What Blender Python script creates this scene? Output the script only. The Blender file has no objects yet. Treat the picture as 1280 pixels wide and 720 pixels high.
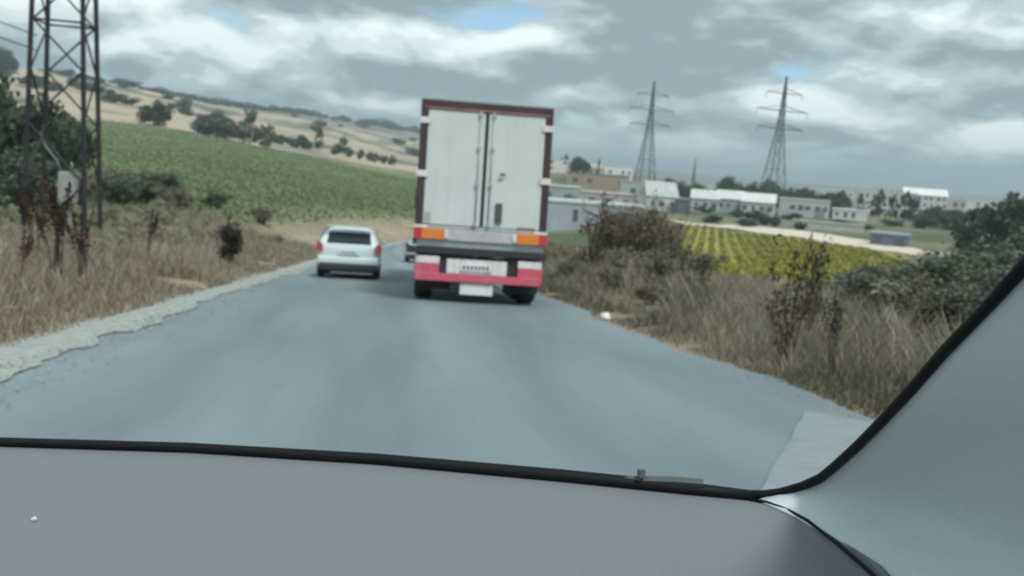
import bpy, math, random
import numpy as np
from mathutils import Vector, Matrix, Euler
R = math.radians
PI = math.pi
scene = bpy.context.scene
COL = scene.collection
G = 0.084                       # road grade
TILT = math.atan(G)

# ------------------------------------------------------------------ camera
def set_camera():
    cd = bpy.data.cameras.new('camera')
    co = bpy.data.objects.new('camera', cd)
    COL.objects.link(co)
    yaw, pitch, roll = R(7.797), R(7.4), R(4.1)
    f = Vector((math.sin(yaw)*math.cos(pitch), math.cos(yaw)*math.cos(pitch), -math.sin(pitch)))
    r0 = Vector((math.cos(yaw), -math.sin(yaw), 0)); u0 = r0.cross(f)
    r = r0*math.cos(roll)+u0*math.sin(roll); u = u0*math.cos(roll)-r0*math.sin(roll)
    m = Matrix((r, u, -f)).transposed().to_4x4()
    m.translation = (0, 0, 1.2)
    co.matrix_world = m
    cd.sensor_width = 36; cd.lens = 1150/1280*36
    cd.clip_start = 0.02; cd.clip_end = 12000
    cd.dof.use_dof = True; cd.dof.focus_distance = 0.8; cd.dof.aperture_fstop = 11
    scene.camera = co
set_camera()
scene.view_settings.view_transform = 'Standard'
scene.view_settings.look = 'None'
scene.view_settings.exposure = 0.85
scene.view_settings.gamma = 1.0
scene.view_settings.use_curve_mapping = False
scene.render.engine = 'CYCLES'
scene.cycles.use_denoising = True
scene.cycles.max_bounces = 6
scene.cycles.transparent_max_bounces = 12
scene.cycles.filter_width = 2.0

# ------------------------------------------------------------------ sun and sky
SUN_EL, SUN_AZ = R(60), R(150)          # azimuth clockwise from +Y: behind the car, over the right shoulder
def set_light():
    sd = bpy.data.lights.new('sun', 'SUN'); sd.energy = 1.5; sd.angle = R(12); sd.color = (1.0, .97, .92)
    so = bpy.data.objects.new('sun', sd); COL.objects.link(so)
    d = Vector((math.sin(SUN_AZ)*math.cos(SUN_EL), math.cos(SUN_AZ)*math.cos(SUN_EL), math.sin(SUN_EL)))
    so.rotation_euler = d.to_track_quat('Z', 'Y').to_euler(); so.location = d*50
    w = bpy.data.worlds.new('World'); scene.world = w; w.use_nodes = True
    nt = w.node_tree; N = nt.nodes; L = nt.links; N.clear()
    def nd(t, **k):
        n = N.new(t)
        for a, b in k.items(): setattr(n, a, b)
        return n
    def math_(op, a, b=None, c=None, clamp=False):
        n = nd('ShaderNodeMath', operation=op, use_clamp=clamp)
        for i, v in enumerate((a, b, c)):
            if v is None: continue
            if isinstance(v, (int, float)): n.inputs[i].default_value = v
            else: L.new(v, n.inputs[i])
        return n.outputs[0]
    out = nd('ShaderNodeOutputWorld'); bg = nd('ShaderNodeBackground'); bg.inputs[1].default_value = 0.105
    sky = nd('ShaderNodeTexSky', sky_type='NISHITA'); sky.sun_disc = False
    sky.sun_elevation = SUN_EL; sky.sun_rotation = SUN_AZ; sky.dust_density = 0.6; sky.air_density = 1.0
    tc = nd('ShaderNodeTexCoord'); sep = nd('ShaderNodeSeparateXYZ'); L.new(tc.outputs['Generated'], sep.inputs[0])
    z = math_('MAXIMUM', sep.outputs[2], 0.0)
    SOFT = 0.30
    def layer(dx, dy, scale, detail, rough, dist=0.0, up=0.0):
        zz = math_('ADD', z, SOFT+up)
        cmb = nd('ShaderNodeCombineXYZ')
        L.new(math_('ADD', math_('DIVIDE', sep.outputs[0], zz), dx), cmb.inputs[0]); L.new(math_('ADD', math_('DIVIDE', sep.outputs[1], zz), dy), cmb.inputs[1])
        n = nd('ShaderNodeTexNoise'); n.inputs['Scale'].default_value = scale; n.inputs['Detail'].default_value = detail
        n.inputs['Roughness'].default_value = rough; n.inputs['Distortion'].default_value = dist
        L.new(cmb.outputs[0], n.inputs['Vector']); return n.outputs[0]
    def ramp(src, stops):
        n = nd('ShaderNodeValToRGB'); e = n.color_ramp.elements
        while len(e) > 1: e.remove(e[-1])
        e[0].position = stops[0][0]; e[0].color = (*stops[0][1], 1)
        for p, c in stops[1:]:
            k = e.new(p); k.color = (*c, 1)
        n.color_ramp.interpolation = 'EASE'
        L.new(src, n.inputs[0]); return n.outputs[0]
    OX, OY = 24.83, 12.28
    SC = 2.5
    big = layer(OX, OY, SC, 10, 0.50, 0.15)
    lit = layer(OX, OY, SC, 10, 0.50, 0.15, .022)        # the same cloud a little higher: bright tops, grey undersides
    shd = layer(OX+21.7, OY+4.2, 1.1, 5, 0.5, 0.3)
    cover = ramp(big, [(0.30, (0, 0, 0)), (0.40, (1, 1, 1))])
    edge = math_('MULTIPLY', math_('SUBTRACT', big, lit), 1.5)
    tone = math_('ADD', math_('MULTIPLY', big, 0.55), math_('MULTIPLY', shd, 0.52))
    tone = math_('SUBTRACT', tone, edge)
    cc = ramp(tone, [(0.35, (6.4, 6.9, 6.9)), (0.43, (5.0, 5.6, 5.7)), (0.50, (3.3, 3.95, 4.15)), (0.64, (1.75, 2.25, 2.45))])
    mixc = nd('ShaderNodeMix', data_type='RGBA'); L.new(cover, mixc.inputs['Factor'])
    skc = nd('ShaderNodeMix', data_type='RGBA', blend_type='MULTIPLY'); skc.inputs['Factor'].default_value = 1
    L.new(sky.outputs[0], skc.inputs['A']); skc.inputs['B'].default_value = (0.72, 0.86, 0.92, 1)
    L.new(skc.outputs['Result'], mixc.inputs['A']); L.new(cc, mixc.inputs['B'])
    # far cloud melts into pale air along the horizon
    hz = math_('SUBTRACT', 1.0, math_('DIVIDE', z, 0.05), clamp=True)
    hz = math_('MULTIPLY', hz, 0.8)
    mixh = nd('ShaderNodeMix', data_type='RGBA'); L.new(hz, mixh.inputs['Factor'])
    L.new(mixc.outputs['Result'], mixh.inputs['A']); mixh.inputs['B'].default_value = (2.45, 4.05, 4.9, 1)
    L.new(mixh.outputs['Result'], bg.inputs[0]); L.new(bg.outputs[0], out.inputs[0])
set_light()

# ------------------------------------------------------------------ helpers
def mat(name, col, rough=0.7, var=0.0, scale=8.0, bump=0.0, metal=0.0, spec=0.5, attr=None, emit=None, coat=0.0, trans=0.0):
    m = bpy.data.materials.new(name); m.use_nodes = True
    nt = m.node_tree; N = nt.nodes; L = nt.links
    b = N['Principled BSDF']
    b.inputs['Base Color'].default_value = (*col, 1); b.inputs['Roughness'].default_value = rough
    b.inputs['Metallic'].default_value = metal; b.inputs['Specular IOR Level'].default_value = spec
    b.inputs['Coat Weight'].default_value = coat
    if emit: b.inputs['Emission Color'].default_value = (*emit[0], 1); b.inputs['Emission Strength'].default_value = emit[1]
    src = None
    if attr:
        a = N.new('ShaderNodeAttribute'); a.attribute_name = attr; src = a.outputs['Color']
    if var or bump:
        tc = N.new('ShaderNodeTexCoord'); no = N.new('ShaderNodeTexNoise')
        no.inputs['Scale'].default_value = scale; no.inputs['Detail'].default_value = 6; no.inputs['Roughness'].default_value = 0.6
        L.new(tc.outputs['Object'], no.inputs['Vector'])
        if var:
            mr = N.new('ShaderNodeMapRange'); mr.inputs[1].default_value = .3; mr.inputs[2].default_value = .7
            mr.inputs[3].default_value = 1-var; mr.inputs[4].default_value = 1+var
            L.new(no.outputs[0], mr.inputs[0])
            mx = N.new('ShaderNodeMix'); mx.data_type = 'RGBA'; mx.blend_type = 'MULTIPLY'; mx.inputs['Factor'].default_value = 1
            if src: L.new(src, mx.inputs['A'])
            else: mx.inputs['A'].default_value = (*col, 1)
            L.new(mr.outputs[0], mx.inputs['B']); src = mx.outputs['Result']
        if bump:
            bp = N.new('ShaderNodeBump'); bp.inputs['Strength'].default_value = bump; bp.inputs['Distance'].default_value = 0.02
            L.new(no.outputs[0], bp.inputs['Height']); L.new(bp.outputs[0], b.inputs['Normal'])
    if src: L.new(src, b.inputs['Base Color'])
    if trans:
        t = N.new('ShaderNodeBsdfTranslucent'); ms = N.new('ShaderNodeMixShader'); ms.inputs[0].default_value = trans
        if src: L.new(src, t.inputs[0])
        else: t.inputs[0].default_value = (*col, 1)
        L.new(b.outputs[0], ms.inputs[1]); L.new(t.outputs[0], ms.inputs[2]); L.new(ms.outputs[0], N['Material Output'].inputs[0])
    return m

class MB:
    def __init__(s): s.v = []; s.f = []
    def poly(s, pts, faces):
        o = len(s.v); s.v += [tuple(p) for p in pts]; s.f += [tuple(o+i for i in f) for f in faces]; return s
    def box(s, c, d, rz=0.0):
        x, y, z = (k/2 for k in d); cs, sn = math.cos(rz), math.sin(rz); P = []
        for a in (-1, 1):
            for b in (-1, 1):
                for e in (-1, 1):
                    P.append((c[0]+a*x*cs-b*y*sn, c[1]+a*x*sn+b*y*cs, c[2]+e*z))
        return s.poly(P, [(0,1,3,2),(4,6,7,5),(0,4,5,1),(2,3,7,6),(0,2,6,4),(1,5,7,3)])
    def span(s, a, b): return s.box([(a[i]+b[i])/2 for i in range(3)], [abs(b[i]-a[i]) for i in range(3)])
    def tube(s, pts, rad, n=6, cap=True):
        pts = [Vector(p) for p in pts]; k = len(pts)
        rad = [rad]*k if isinstance(rad, (int, float)) else rad
        o = len(s.v); up = None
        for i, p in enumerate(pts):
            t = (pts[min(i+1, k-1)]-pts[max(i-1, 0)]).normalized()
            if up is None:
                up = Vector((0, 0, 1)) if abs(t.z) < .9 else Vector((1, 0, 0))
            a = t.cross(up).normalized(); b = a.cross(t).normalized(); up = b
            for j in range(n):
                an = 2*PI*j/n; q = p+(a*math.cos(an)+b*math.sin(an))*rad[i]; s.v.append(tuple(q))
        for i in range(k-1):
            for j in range(n):
                s.f.append((o+i*n+j, o+i*n+(j+1) % n, o+(i+1)*n+(j+1) % n, o+(i+1)*n+j))
        if cap:
            s.f.append(tuple(o+j for j in range(n))[::-1]); s.f.append(tuple(o+(k-1)*n+j for j in range(n)))
        return s
    def cyl_x(s, c, r, w, n=24, prof=None):      # lathe about the x axis
        prof = prof or [(0, -w/2), (r, -w/2), (r, w/2), (0, w/2)]
        o = len(s.v); k = len(prof)
        for rr, xx in prof:
            for j in range(n):
                an = 2*PI*j/n; s.v.append((c[0]+xx, c[1]+rr*math.cos(an), c[2]+rr*math.sin(an)))
        for i in range(k-1):
            for j in range(n):
                s.f.append((o+i*n+j, o+i*n+(j+1) % n, o+(i+1)*n+(j+1) % n, o+(i+1)*n+j))
        return s
    def bar(s, a, b, w):                          # square section strut
        return s.tube([a, b], w*.7, 4)
    def build(s, name, m, parent=None, smooth=False, bevel=0.0, sub=0):
        me = bpy.data.meshes.new(name); me.from_pydata(s.v, [], s.f); me.update()
        o = bpy.data.objects.new(name, me); COL.objects.link(o); me.materials.append(m)
        if parent: o.parent = parent
        if smooth: me.polygons.foreach_set('use_smooth', [True]*len(me.polygons))
        if bevel:
            b = o.modifiers.new('bevel', 'BEVEL'); b.width = bevel; b.segments = 2; b.limit_method = 'ANGLE'
        if sub:
            b = o.modifiers.new('subdivision', 'SUBSURF'); b.levels = sub; b.render_levels = sub
        return o

def np_mesh(name, V, F, m, col=None, smooth=False, parent=None):
    """V n x 3, F m x k with one k; col: n x 3 point colours"""
    V = np.asarray(V, np.float32); F = np.asarray(F, np.int32); k = F.shape[1]
    me = bpy.data.meshes.new(name)
    me.vertices.add(len(V)); me.vertices.foreach_set('co', V.ravel())
    me.loops.add(F.size); me.loops.foreach_set('vertex_index', F.ravel())
    me.polygons.add(len(F)); me.polygons.foreach_set('loop_start', np.arange(len(F), dtype=np.int32)*k)
    try: me.polygons.foreach_set('loop_total', np.full(len(F), k, np.int32))
    except Exception: pass
    if smooth: me.polygons.foreach_set('use_smooth', np.ones(len(F), bool))
    if col is not None:
        a = me.color_attributes.new('tint', 'FLOAT_COLOR', 'POINT')
        c = np.ones((len(V), 4), np.float32); c[:, :3] = col; a.data.foreach_set('color', c.ravel())
    me.update(); me.validate()
    me.materials.append(m)
    o = bpy.data.objects.new(name, me); COL.objects.link(o)
    if parent: o.parent = parent
    return o

def empty(name, loc=(0, 0, 0), rot=(0, 0, 0)):
    o = bpy.data.objects.new(name, None); COL.objects.link(o); o.location = loc; o.rotation_euler = rot
    o.empty_display_size = .2
    return o
def tag(o, label=None, cat=None, group=None, kind=None):
    if label: o['label'] = label
    if cat: o['category'] = cat
    if group: o['group'] = group
    if kind: o['kind'] = kind
    return o
def copy_tree(o, parent=None):
    c = o.copy(); COL.objects.link(c)
    if parent: c.parent = parent
    for ch in o.children: copy_tree(ch, c)
    return c

rng = np.random.default_rng(7)
rnd = random.Random(5)

def vnoise(x, y, seed=0):
    """smooth value noise in numpy, about 0..1"""
    x = np.asarray(x, float); y = np.asarray(y, float)
    xi = np.floor(x).astype(np.int64); yi = np.floor(y).astype(np.int64); fx = x-xi; fy = y-yi
    fx = fx*fx*(3-2*fx); fy = fy*fy*(3-2*fy)
    def h(a, b):
        n = (a*374761393+b*668265263+seed*1442695041) & 0x7fffffff
        n = ((n ^ (n >> 13))*1274126177) & 0x7fffffff
        return ((n ^ (n >> 16)) & 0xffff)/65535.0
    return (h(xi, yi)*(1-fx)+h(xi+1, yi)*fx)*(1-fy)+(h(xi, yi+1)*(1-fx)+h(xi+1, yi+1)*fx)*fy
def fbm(x, y, seed=0, o=4):
    s = 0; a = .5
    for i in range(o):
        s = s+a*vnoise(x*2**i, y*2**i, seed+i*17); a *= .5
    return s

# ------------------------------------------------------------------ lie of the land
XC, RAD, Y0 = 0.46, 170.0, 58.0          # road axis, bend radius, start of the bend
HW = 3.32                                # half width of the asphalt
def zroad(s):
    s = np.asarray(s, float)
    t = np.maximum(s-70, 0)
    return np.where(s < 70, -G*np.maximum(s, -60), -G*70-G*25*(1-np.exp(-t/25)))
def road_sl(x, y):
    x = np.asarray(x, float); y = np.asarray(y, float)
    cx = XC+RAD
    r = np.hypot(cx-x, y-Y0); ang = np.arctan2(y-Y0, cx-x); ang = np.clip(ang, 0, 1.0)
    s = np.where(y < Y0, y, Y0+RAD*ang); lat = np.where(y < Y0, x-XC, RAD-r)
    past = (y >= Y0) & (np.arctan2(y-Y0, cx-x) > .95)
    lat = np.where(past, 400, lat)
    return s, lat
CTRL = [(-18.22, 40, -2.83), (-11.2, 45, -2.6), (-4.67, 50, -3.75), (-21.56, 60, -3.2), (-15.56, 70, -3.05), (-8.97, 80, -3.15), (-1.83, 75, -4.43), (0.62, 90, -5.71), (-28.61, 60, -2.96), (-28.54, 200, -0.17), (-28.48, 900, 50.3), (-37.08, 200, -1.4), (-36.96, 900, 38.28), (-20.42, 160, -1.63), (-13.48, 180, -0.42), (-6.73, 180, -2.61), (0.51, 160, -5.58), (-20.8, 300, 4.75), (-16.86, 300, 6.53), (-11.33, 320, 4.88), (-7.24, 340, 1.69), (-2.99, 350, -1.09), (1.4, 380, -4.07), (-20.81, 450, 16.56), (-16.87, 450, 16.81), (-11.35, 500, 14.17), (-4.46, 600, 9.21), (1.35, 700, 2.18), (-21.56, 900, 57.14), (-16.89, 1000, 59.6), (-13.55, 1100, 54.77), (-9.14, 1300, 55.92), (-4.53, 1500, 62.18), (1.25, 1600, 52.04), (5.22, 1700, 33.55), (-21.56, 2500, 119.17), (-16.88, 2500, 110.57), (-9.13, 2500, 78.21), (1.28, 3000, 60.77), (11.23, 420, 0.84), (10.21, 700, 6.3), (14.66, 700, 2.39), (10.22, 1500, 8.3), (17.58, 1500, 0.33), (11.98, 150, -7.19), (7.58, 110, -7.3), (15.39, 190, -7.57), (5.43, 200, -6.1), (20.47, 85, -6.54), (29.59, 85, -6.07), (35.75, 85, -5.47), (20.25, 170, -7.51), (24.91, 170, -7.44), (30.66, 160, -7.24), (35.55, 150, -6.56), (18.19, 370, -8.13), (23.37, 330, -6.71), (29.21, 300, -7.11), (35.38, 300, -7.0), (18.11, 800, -6.85), (23.29, 800, -6.76), (29.12, 500, -6.27), (31.16, 900, -0.34), (35.21, 900, -1.54), (19.96, 2500, 0.98), (24.6, 2500, 1.33), (31.14, 2500, 2.8), (36.34, 2500, 5.2), (44.61, 85, -4.56), (44.24, 300, -4.6), (44.07, 2000, 6.57), (55.14, 300, -3.92), (55.0, 2000, 1.87)]
for _az in (-150, -110, -70, 80, 110, 150, 180):
    for _d in (25, 80, 300, 1200, 3500):
        _y = _d*math.cos(R(_az))
        CTRL.append((_az, _d, float(np.clip(-G*_y, -6, 9))+(0.02*min(_d, 900) if _az < 0 else 0.0)))
for _az in (-70, -45, -20, -8, 8, 20, 40, 70):
    for _d in (6, 15):
        CTRL.append((_az, _d, -G*_d*math.cos(R(_az))+(0.15 if _az < 0 else 0.05)))
for _az, _d in ((12, 30), (25, 30), (40, 30), (12, 55), (25, 55), (-30, 30), (-14, 25), (-55, 50), (60, 50)):
    CTRL.append((_az, _d, -G*_d*math.cos(R(_az))*(.9 if _az < 0 else 1)))
C3 = np.array(CTRL)
def _feat(azd, d): return np.stack([np.cos(np.radians(azd))*3, np.sin(np.radians(azd))*3, np.log(np.maximum(d, 3))*0.55], -1)
_P = _feat(C3[:, 0], C3[:, 1]); _e = (C3[:, 2]-1.2)/C3[:, 1]
_A = np.linalg.norm(_P[:, None]-_P[None], axis=2)
_n = len(_P)
_M = np.zeros((_n+4, _n+4)); _M[:_n, :_n] = -_A-np.eye(_n)*1e-4; _M[:_n, _n] = 1; _M[:_n, _n+1:] = _P; _M[_n, :_n] = 1; _M[_n+1:, :_n] = _P.T
_W = np.linalg.solve(_M, np.concatenate([_e, np.zeros(4)]))
def zbase(x, y):
    x = np.asarray(x, float); y = np.asarray(y, float); sh = x.shape
    x = x.ravel(); y = y.ravel(); d = np.hypot(x, y); q = _feat(np.degrees(np.arctan2(x, y)), d); out = np.zeros(len(x))
    for i in range(0, len(x), 20000):
        a = q[i:i+20000]; k = -np.sqrt(((a[:, None]-_P[None])**2).sum(2)+.0009)
        out[i:i+20000] = k@_W[:_n]+_W[_n]+a@_W[_n+1:]
    z = out*np.maximum(d, 3)+1.2
    rough = np.clip((d-12)/60, 0, 1)
    z = z+rough*(fbm(x/9, y/9, 3)-.47)*0.5+np.clip((d-350)/500, 0, 1)*(fbm(x/140, y/140, 9)-.47)*(11*np.clip((20-np.degrees(np.arctan2(x, y)))/25, .12, 1))
    return z.reshape(sh)
def zt(x, y):
    s, lat = road_sl(x, y); zr = zroad(s)
    a = np.abs(lat)
    w = np.clip((a-4.6)/9.0, 0, 1); w = w*w*(3-2*w)
    zb = zbase(x, y)
    bank = np.clip((a-HW-.5)/1.6, 0, 1)*0.16
    return (zr-0.05+bank)*(1-w)+zb*w
def zt1(x, y): return float(zt(np.array([x]), np.array([y]))[0])
def polar(az, d): return (d*math.sin(R(az)), d*math.cos(R(az)))
def pz(az, d):
    x, y = polar(az, d); return (x, y, zt1(x, y))
AZX = [(-400, -34.), (-200, -28.6), (0, -21.56), (100, -17.66), (200, -13.49), (300, -9.07), (400, -4.43), (500, .38), (600, 5.29), (700, 10.24), (800, 15.15), (900, 19.96), (1000, 24.6), (1100, 29.03), (1200, 33.2), (1300, 37.1)]
def bearing(h): return float(np.interp(h, [a for a, b in AZX], [b for a, b in AZX]))   # compass table of landmarks

# ground sheet: rings round the car, reaching the horizon
def ground():
    azs = np.concatenate([np.arange(-180, -42, 3.0), np.arange(-42, 52, .22), np.arange(52, 180, 3.0)])
    ds = np.concatenate([[0.0], np.geomspace(1.5, 9000, 250)])
    A, D = np.meshgrid(np.radians(azs), ds)
    X = D*np.sin(A); Y = D*np.cos(A); Z = zt(X, Y)
    far = np.clip((D-4500)/4500, 0, 1)
    Z = Z*(1-far)+(-20)*far
    n, m = X.shape
    V = np.stack([X, Y, Z], -1).reshape(-1, 3)
    i, j = np.meshgrid(np.arange(n-1), np.arange(m), indexing='ij'); j2 = (j+1) % m
    F = np.stack([i*m+j, i*m+j2, (i+1)*m+j2, (i+1)*m+j], -1).reshape(-1, 4)
    x, y, d = X.ravel(), Y.ravel(), D.ravel(); az = np.degrees(np.arctan2(x, y)); s, lat = road_sl(x, y)
    def c(*k): return np.array(k)[None, :]
    n1 = fbm(x/6, y/6, 1)[:, None]; n2 = fbm(x/60, y/60, 2)[:, None]; n3 = fbm(x/220, y/90, 5)[:, None]; n4 = fbm(x/25, y/25, 8)[:, None]
    straw = c(.30, .25, .185)*(.6+.8*n1)
    col = straw.copy()
    # crop on the left slope
    green = (c(.15, .195, .092)*(.7+.6*n2)+c(.03, .02, .0)*(n4-.5))
    rows = np.sin((x*.92+y*.39)*2*PI/2.6)[:, None]
    green = green*(1+.05*rows*np.clip((d-90)/60, 0, 1)[:, None])
    tops = np.interp(az, [-40, -21, -17, -11, -7, -3, 1.4, 6], [280, 290, 300, 320, 335, 350, 375, 300])
    wg = (np.clip((az*-1+7)/2, 0, 1)*np.clip((np.abs(lat)-8)/5, 0, 1)*np.clip((tops-d+(n4[:, 0]-.5)*30)/10, 0, 1)*np.clip((d-36+(n1[:, 0]-.5)*25)/10, 0, 1))[:, None]
    # dry hills
    tan = c(.47, .395, .30)*(.72+.55*n3)
    rd = np.interp(az, [-40, -21.5, -13.5, -9, -4.5, 1.3, 6], [850, 900, 1100, 1300, 1500, 1600, 1650]); belt = (np.clip((d-rd*.70)/(rd*.12), 0, 1)*np.clip((az+13)/5, 0, 1))[:, None]*.75
    dark = np.clip((n3*.5+n4*.5+n2*.35-.62)*9, 0, 1); dark = np.maximum(dark, belt*np.clip(.5+n4, 0, 1)); tan = tan*(1-dark)+c(.13, .135, .10)*dark
    wt = (np.clip((d-tops)/12, 0, 1)*np.clip((9-az)/4, 0, 1))[:, None]
    # plain on the right
    plain = c(.20, .19, .125)*(.6+.8*n2); pg = np.clip((n4-.48)*8, 0, 1); plain = plain*(1-pg)+c(.09, .115, .06)*pg
    wp = (np.clip((d-62)/15, 0, 1)*np.clip((az-7)/3, 0, 1))[:, None]
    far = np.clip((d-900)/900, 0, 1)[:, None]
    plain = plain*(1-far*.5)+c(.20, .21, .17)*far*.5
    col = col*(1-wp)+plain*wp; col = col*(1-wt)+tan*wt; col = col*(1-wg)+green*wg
    # yellow-green row field
    yel = c(.30, .285, .085)*(.75+.5*n1)
    wy = (np.clip((az-16.6)/.8, 0, 1)*np.clip((31.2-az)/.6, 0, 1)*np.clip((d-48)/5, 0, 1)*np.clip((np.interp(az, [17, 19.2, 24.9, 31], [196, 186, 168, 142])-d)/3, 0, 1))[:, None]
    col = col*(1-wy)+yel*wy
    m_ = mat('ground_soil', (.3, .25, .2), .95, .3, 1.3, .6, attr='tint', spec=.1)
    o = np_mesh('ground', V, F, m_, np.clip(col, .01, 1), smooth=True)
    return tag(o, kind='structure')
ground()

# ------------------------------------------------------------------ road
def axis(s):
    if s < Y0: return XC, s, 0.0
    a = (s-Y0)/RAD; return XC+RAD-RAD*math.cos(a), Y0+RAD*math.sin(a), a
def ribbon(name, lats, m, lift, s0=-40, s1=215, wob=None):
    V = []; F = []; k = len(lats)
    ss = list(np.arange(s0, 60, .25))+list(np.arange(60, s1, 3.0))
    for s in ss:
        x, y, a = axis(s); z = float(zroad(s))
        for q, l in enumerate(lats):
            l2 = l+(wob(s, q) if wob else 0)
            V.append((x+l2*math.cos(a), y-l2*math.sin(a), z+lift+(-.012*abs(l)/HW)))
    for i in range(len(ss)-1):
        for j in range(k-1): F.append((i*k+j, i*k+j+1, (i+1)*k+j+1, (i+1)*k+j))
    o = np_mesh(name, V, F, m, smooth=True); return tag(o, kind='structure')
def asphalt():
    m = bpy.data.materials.new('asphalt'); m.use_nodes = True; nt = m.node_tree; N = nt.nodes; L = nt.links; b = N['Principled BSDF']
    tc = N.new('ShaderNodeTexCoord'); mp = N.new('ShaderNodeMapping'); mp.inputs['Scale'].default_value = (1, .07, 1); L.new(tc.outputs['Object'], mp.inputs[0])
    st = N.new('ShaderNodeTexNoise'); st.inputs['Scale'].default_value = 1.1; st.inputs['Detail'].default_value = 5; L.new(mp.outputs[0], st.inputs[0])
    pa = N.new('ShaderNodeTexNoise'); pa.inputs['Scale'].default_value = .35; pa.inputs['Detail'].default_value = 7; pa.inputs['Roughness'].default_value = .65; mp2 = N.new('ShaderNodeMapping'); mp2.inputs['Scale'].default_value = (1.6, .22, 1); L.new(tc.outputs['Object'], mp2.inputs[0]); L.new(mp2.outputs[0], pa.inputs[0])
    gr = N.new('ShaderNodeTexNoise'); gr.inputs['Scale'].default_value = 90; gr.inputs['Detail'].default_value = 3; L.new(tc.outputs['Object'], gr.inputs[0])
    def add(a, b_, f):
        n = N.new('ShaderNodeMath'); n.operation = 'MULTIPLY_ADD'; L.new(a, n.inputs[0]); n.inputs[1].default_value = f
        if isinstance(b_, float): n.inputs[2].default_value = b_
        else: L.new(b_, n.inputs[2])
        return n.outputs[0]
    sx = N.new('ShaderNodeSeparateXYZ'); L.new(tc.outputs['Object'], sx.inputs[0])
    wv = N.new('ShaderNodeMath'); wv.operation = 'MULTIPLY_ADD'; L.new(st.outputs[0], wv.inputs[0]); wv.inputs[1].default_value = .9; L.new(sx.outputs[0], wv.inputs[2])
    mr = N.new('ShaderNodeMapRange'); mr.inputs[1].default_value = -3.0+.45; mr.inputs[2].default_value = 4.0+.45; L.new(wv.outputs[0], mr.inputs[0])
    tr = N.new('ShaderNodeValToRGB'); tr.color_ramp.interpolation = 'B_SPLINE'; e = tr.color_ramp.elements       # worn wheel paths and paler crowns of the two lanes
    e[0].position = 0; e[0].color = (.62,)*3+(1,); e[1].position = 1; e[1].color = (.66,)*3+(1,)
    for p_, g_ in ((.10, .55), (.17, .40), (.26, .44), (.34, .62), (.41, .44), (.49, .50), (.545, .80), (.61, .46), (.69, .40), (.76, .58), (.86, .40), (.93, .52)):
        q_ = e.new(p_); q_.color = (g_, g_, g_, 1)
    L.new(mr.outputs[0], tr.inputs[0])
    v = add(gr.outputs[0], add(pa.outputs[0], add(st.outputs[0], add(tr.outputs[0], 0.0, .30), .18), .32), .2)
    r = N.new('ShaderNodeValToRGB'); r.color_ramp.elements[0].position = .38; r.color_ramp.elements[0].color = (.108, .142, .157, 1)
    r.color_ramp.elements[1].position = .62; r.color_ramp.elements[1].color = (.250, .302, .322, 1)
    L.new(v, r.inputs[0]); L.new(r.outputs[0], b.inputs['Base Color'])
    b.inputs['Roughness'].default_value = .62; b.inputs['Specular IOR Level'].default_value = .45
    bp = N.new('ShaderNodeBump'); bp.inputs['Strength'].default_value = .35; bp.inputs['Distance'].default_value = .01; L.new(gr.outputs[0], bp.inputs['Height']); L.new(bp.outputs[0], b.inputs['Normal'])
    return m
M = {}
M['asphalt'] = asphalt()
M['shoulder'] = mat('dusty_gravel', (.33, .35, .335), .9, .25, 9, .5, spec=.2)
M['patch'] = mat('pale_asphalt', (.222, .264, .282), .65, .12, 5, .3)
wl = lambda s, q: (0.16*(vnoise(s*.6, 3.3, 4)-.5)+.10*(vnoise(s*2.3, 9.3, 6)-.5))*(1 if q == 0 else 0)
wr = lambda s, q: (0.45*(vnoise(s*.45, 1.3, 14)-.5)+.25*(vnoise(s*1.9, 5.3, 16)-.5))*(1 if q in (0, 6) else 0)
ribbon('road', [-HW-.5, -2.2, -1.1, 0, 1.1, 2.2, HW+.12], M['asphalt'], 0.0, wob=lambda s, q: float(wr(s, q)) if q == 6 else float(wl(s, q))*.5)
ribbon('road_shoulder', [-HW-.66, -HW-.2, -HW+.16], M['shoulder'], 0.012, wob=lambda s, q: (float(wl(s, 0))*2.6 if q == 0 else 0.) if q < 2 else float(.42*(vnoise(s*.33, 7.1, 24)-.5)+.26*(vnoise(s*1.3, 2.1, 25)-.5)+.14*(vnoise(s*3.9, 1.1, 27)-.5)))
def patch():  # flat polygon just above the road, a little paler than its surface
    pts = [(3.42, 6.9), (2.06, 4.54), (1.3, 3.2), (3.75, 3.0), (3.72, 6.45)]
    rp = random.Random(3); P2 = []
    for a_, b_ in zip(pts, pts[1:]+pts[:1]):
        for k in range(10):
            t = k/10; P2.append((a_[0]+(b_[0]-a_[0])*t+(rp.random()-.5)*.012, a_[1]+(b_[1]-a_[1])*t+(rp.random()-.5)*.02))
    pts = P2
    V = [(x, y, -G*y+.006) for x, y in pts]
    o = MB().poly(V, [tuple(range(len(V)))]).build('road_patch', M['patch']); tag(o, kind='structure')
patch()

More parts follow.
